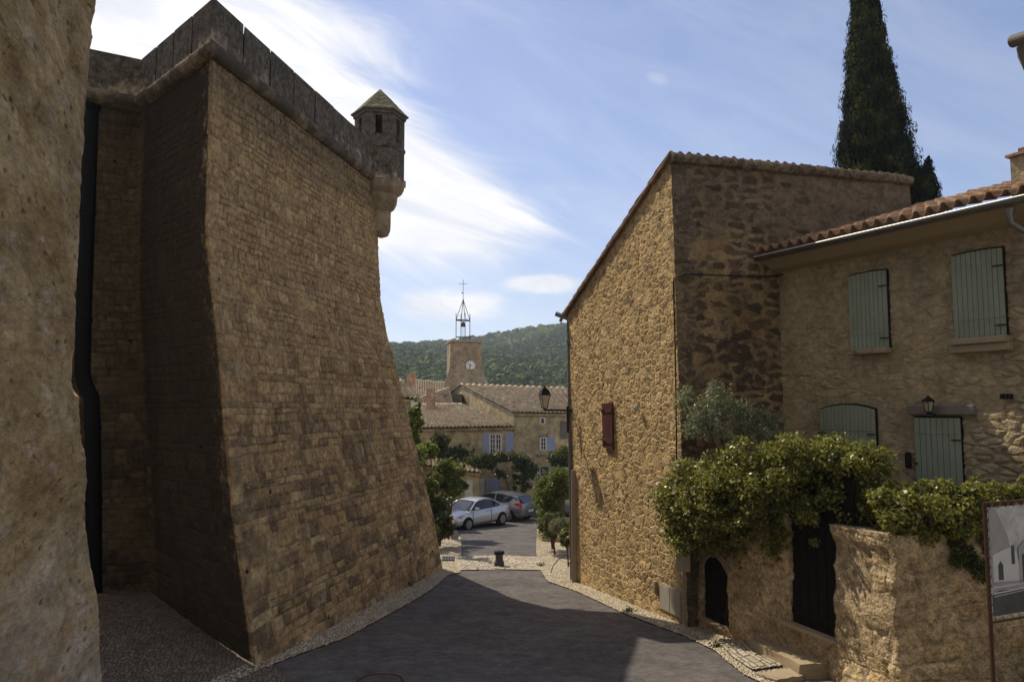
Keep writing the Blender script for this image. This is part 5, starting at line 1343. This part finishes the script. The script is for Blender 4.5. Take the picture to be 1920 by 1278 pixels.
plant('creeper', 'leafy creeper hanging along the bastion edge above the shrubs', 'creeper', gbl(775, 800, 11, 30, 24, .11, .20, flat=3.6) + gbl(803, 915, 12, 31, 8, .14, .22, flat=1.8) + gbl(788, 855, 8, 31, 7, .09, .18, flat=2.2), 6500, .12, M_BUSH, .6, trunk=(base(795, 31), [P(780, 790, 30), P(785, 850, 30)], .05))
plant('fig_branch', 'yellow green leafy fig above the round shrub', 'tree', gbl(797, 846, 16, 33, 9, .12, .25, flat=.7), 1500, .2, M_YEL, .8, trunk=(base(795, 33), [P(800, 845, 33), P(808, 842, 33)], .05))
plant('dark_cypress', 'dark upright evergreen against the low house wall', 'tree', gbl(823, 832, 11, 44.5, 10, .25, .4, flat=1.6), 2500, .16, M_DARKB, .5, trunk=(base(823, 44.5), [P(823, 820, 44.5)], .08))
plant('wisteria', 'dark wisteria hiding the front of the low house above the cars', 'climbing plant', gbl(905, 862, 28, 44.6, 12, .18, .3, .3, .4) + gbl(950, 866, 40, 44.6, 22, .2, .38, .3, .38) + gbl(992, 880, 16, 44.6, 10, .18, .35, .3, 1.2) + gbl(962, 890, 28, 44.8, 9, .14, .28, .3, .6) + gbl(975, 912, 18, 44.8, 6, .14, .26, .3, .8), 9000, .13, M_DARKB, .6,
      trunk=(base(975, 44.8), [P(930, 870, 44.7), P(960, 875, 44.7), P(985, 885, 44.7)], .08))
plant('wisteria', 'ragged creeper climbing the low house wall left of its window', 'climbing plant', gbl(852, 850, 22, 46.4, 10, .15, .3, .2, .6) + gbl(880, 848, 10, 46.2, 6, .12, .22, .2, 1.4), 2200, .13, M_DARKB, .6, trunk=(base(870, 46), [P(852, 850, 46.3), P(880, 845, 46.2)], .05))
plant('tree', 'dense dark bush against the two storey house by the downpipe', 'tree', gbl(1055, 862, 18, 43, 14, .3, .5, .5, 1.1), 4000, .16, M_DARKB, .6, trunk=(base(1055, 43), [P(1050, 860, 43), P(1060, 855, 43)], .1), flowers=25)
plant('roadside_shrub', 'tall loose shrub at the right of the cars with arching stems', 'shrub', gbl(1030, 930, 26, 30, 24, .18, .34, .6, 1.3) + gbl(1050, 905, 20, 30, 16, .2, .36, .6, 1.2) + gbl(1018, 915, 12, 30, 8, .1, .2, .4) + gbl(1034, 965, 20, 30, 16, .18, .3, .4, 1.2) + gbl(1030, 992, 14, 29.5, 8, .15, .22), 15000, .10, M_BUSH, .45, trunk=(base(1036, 30), [P(1022, 910, 30), P(1040, 890, 30), P(1052, 900, 30), P(1030, 950, 30)], .05), shell=.8)
plant('roadside_shrub', 'dark ground shrub low beside the pavement', 'shrub', gbl(1040, 985, 20, 28.4, 12, .2, .34, .4, .7), 4500, .09, M_DARKB, .5, trunk=(base(1040, 28.4), [P(1035, 985, 28.4)], .04))
plant('grass_clump', 'grey tufted grass between the shrub and the downpipe', 'grass', gbl(1052, 985, 12, 26.6, 10, .15, .25, .3, .8), 4000, .16, M_GRASSY, .12, shell=.9, droop=((0, 0, 1), .6))
plant('potted_leaf_plant', 'small broad leaved plant at the foot of the downpipe', 'plant', gbl(1062, 1010, 10, 22.9, 10, .06, .14, .15, 1.6), 420, .13, M_BUSH, .55, trunk=(P(1066, 1062, 22.9), [P(1060, 1000, 22.9), P(1064, 1015, 22.9)], .02), shell=1., flowers=8)
b = MB(); b.tube([P(1033, 1074, 22.6), P(1036, 1062, 22.6), P(1046, 1049, 22.6), P(1058, 1041, 22.6), P(1066, 1038, 22.6)], .012, 6); tag(b.build('bent_stem', M_BARK, smooth=True), 'thin dry stem arching over the right pavement', 'stem')
# low planter wall and its edging
b = MB(); q = [G(826, 1000), G(846, 1012), G(852, 1002), G(850, 985), G(835, 975)]
b.poly([(p.x, p.y, p.z - .05) for p in q], (0, 0, .62)); tag(b.build('planter_wall', M_SLAB, bev=.03), 'low stone planter wall below the dark shrub', 'wall')
b = MB(); q = [G(1006, 1008), G(1016, 1016), G(1062, 1018), G(1062, 1010), G(1020, 1004), G(1010, 990)]
b.poly([(p.x, p.y, p.z - .05) for p in q], (0, 0, .3)); tag(b.build('flowerbed_edging', M_SLAB, bev=.03), 'low stone edging of the flowerbed on the right', 'edging')
# weeds at the bastion foot
bl = []
for x, y in ((480, 1232), (560, 1196), (655, 1150), (700, 1128), (790, 1086), (812, 1068), (820, 1058), (765, 1100), (1092, 1094), (1130, 1108), (1200, 1128), (1262, 1152), (1385, 1190), (1440, 1207), (1300, 1172), (1015, 1062), (1180, 1148), (1345, 1214)):
    p = G(x, y); bl.append((p.x, p.y, p.z + .06, .16, .12, .1))
C, N = blob_points(bl, 1300, 1.0); tag(leaf_mesh('weeds', C, N, .09, M_DARKB, None, .3), kind='stuff')

# ------------------------------------------------------------------ wooded hill
def forest():
    nx = []; Cs = []; Ns = []; Sz = []
    N_ = 8200
    x = RNG.uniform(-330, 260, N_ * 2); y = RNG.uniform(170, 618, N_ * 2)
    keep = np.abs((x / y + .05)) < .42; x, y = x[keep][:N_], y[keep][:N_]
    for i in range(len(x)):
        u = x[i] / y[i]; clear = math.exp(-(((u + .0) / .055) ** 2 + ((y[i] - 545) / 75) ** 2))
        clearing = RNG.random() < clear * .95
        r = (1.1 if clearing else RNG.uniform(1.8, 3.3)); z = gz(x[i], y[i]) + (r * .5 if clearing else r * 1.1)
        m_ = 64; d = rand_unit(m_); d[:, 2] = np.abs(d[:, 2]) * 1.1 - .25
        Cs.append(np.array([x[i], y[i], z]) + d * r * (.75 + .35 * RNG.random(m_))[:, None]); Ns.append(d + rand_unit(m_) * .35); Sz.append(np.full(m_, r * .5))
    C = np.concatenate(Cs); N = np.concatenate(Ns); N /= np.linalg.norm(N, axis=1)[:, None]; S_ = np.concatenate(Sz)
    n = len(C); a = rand_unit(n); X = a - N * (a * N).sum(1)[:, None]; X /= np.linalg.norm(X, axis=1)[:, None]; Y = np.cross(N, X); s_ = S_[:, None] * .5
    V = np.stack([C - X * s_, C - Y * s_, C + X * s_, C + Y * s_], 1).reshape(-1, 3)
    # index per tree so that colour varies tree by tree: a soft noise on position
    def fn(nb):
        o = nb.obj(); n1 = nb.noise(o, .022, 4, .6); n2 = nb.white(nb.comb(*[(q / 5.).floor() for q in nb.sep(o)[:2]])); r = nb.island()
        v_ = (n1 * .9 + n2 * .35 + r * .2 - .35)
        col = nb.ramp(v_, [(.1, (.032, .055, .022)), (.4, (.075, .105, .032)), (.65, (.15, .18, .050)), (.9, (.25, .27, .08))])
        x, y, z = nb.sep(o); q = ((x / y - .015) / .05); w = (y - 545) / 60; k = nb.math('EXPONENT', (q * q + w * w) * -1.) * (n1 * 1.6).clamp()
        col = nb.mix(k.ss(.15, .6) * .75, col, (.23, .26, .075))
        return dict(col=col, rough=.8, transl=.1, tcol=(.1, .14, .03))
    o = mesh_np('forest', V, np.arange(4 * n).reshape(n, 4), mat('forest_canopy', fn), None, smooth=False)
    tag(o, kind='stuff')
forest()

# ------------------------------------------------------------------ haze over the valley
HAZE = .00036
def haze():
    b = MB(); b.box((0, 290, 35), (1300, 760, 110)); 
    m = bpy.data.materials.new('air'); m.use_nodes = True; t = m.node_tree; t.nodes.clear()
    v = t.nodes.new('ShaderNodeVolumePrincipled'); v.inputs['Color'].default_value = (.75, .85, 1, 1); v.inputs['Density'].default_value = HAZE; v.inputs['Anisotropy'].default_value = .3
    o = t.nodes.new('ShaderNodeOutputMaterial'); t.links.new(v.outputs[0], o.inputs['Volume'])
    ob = b.build('haze', m); tag(ob, kind='stuff')
haze()
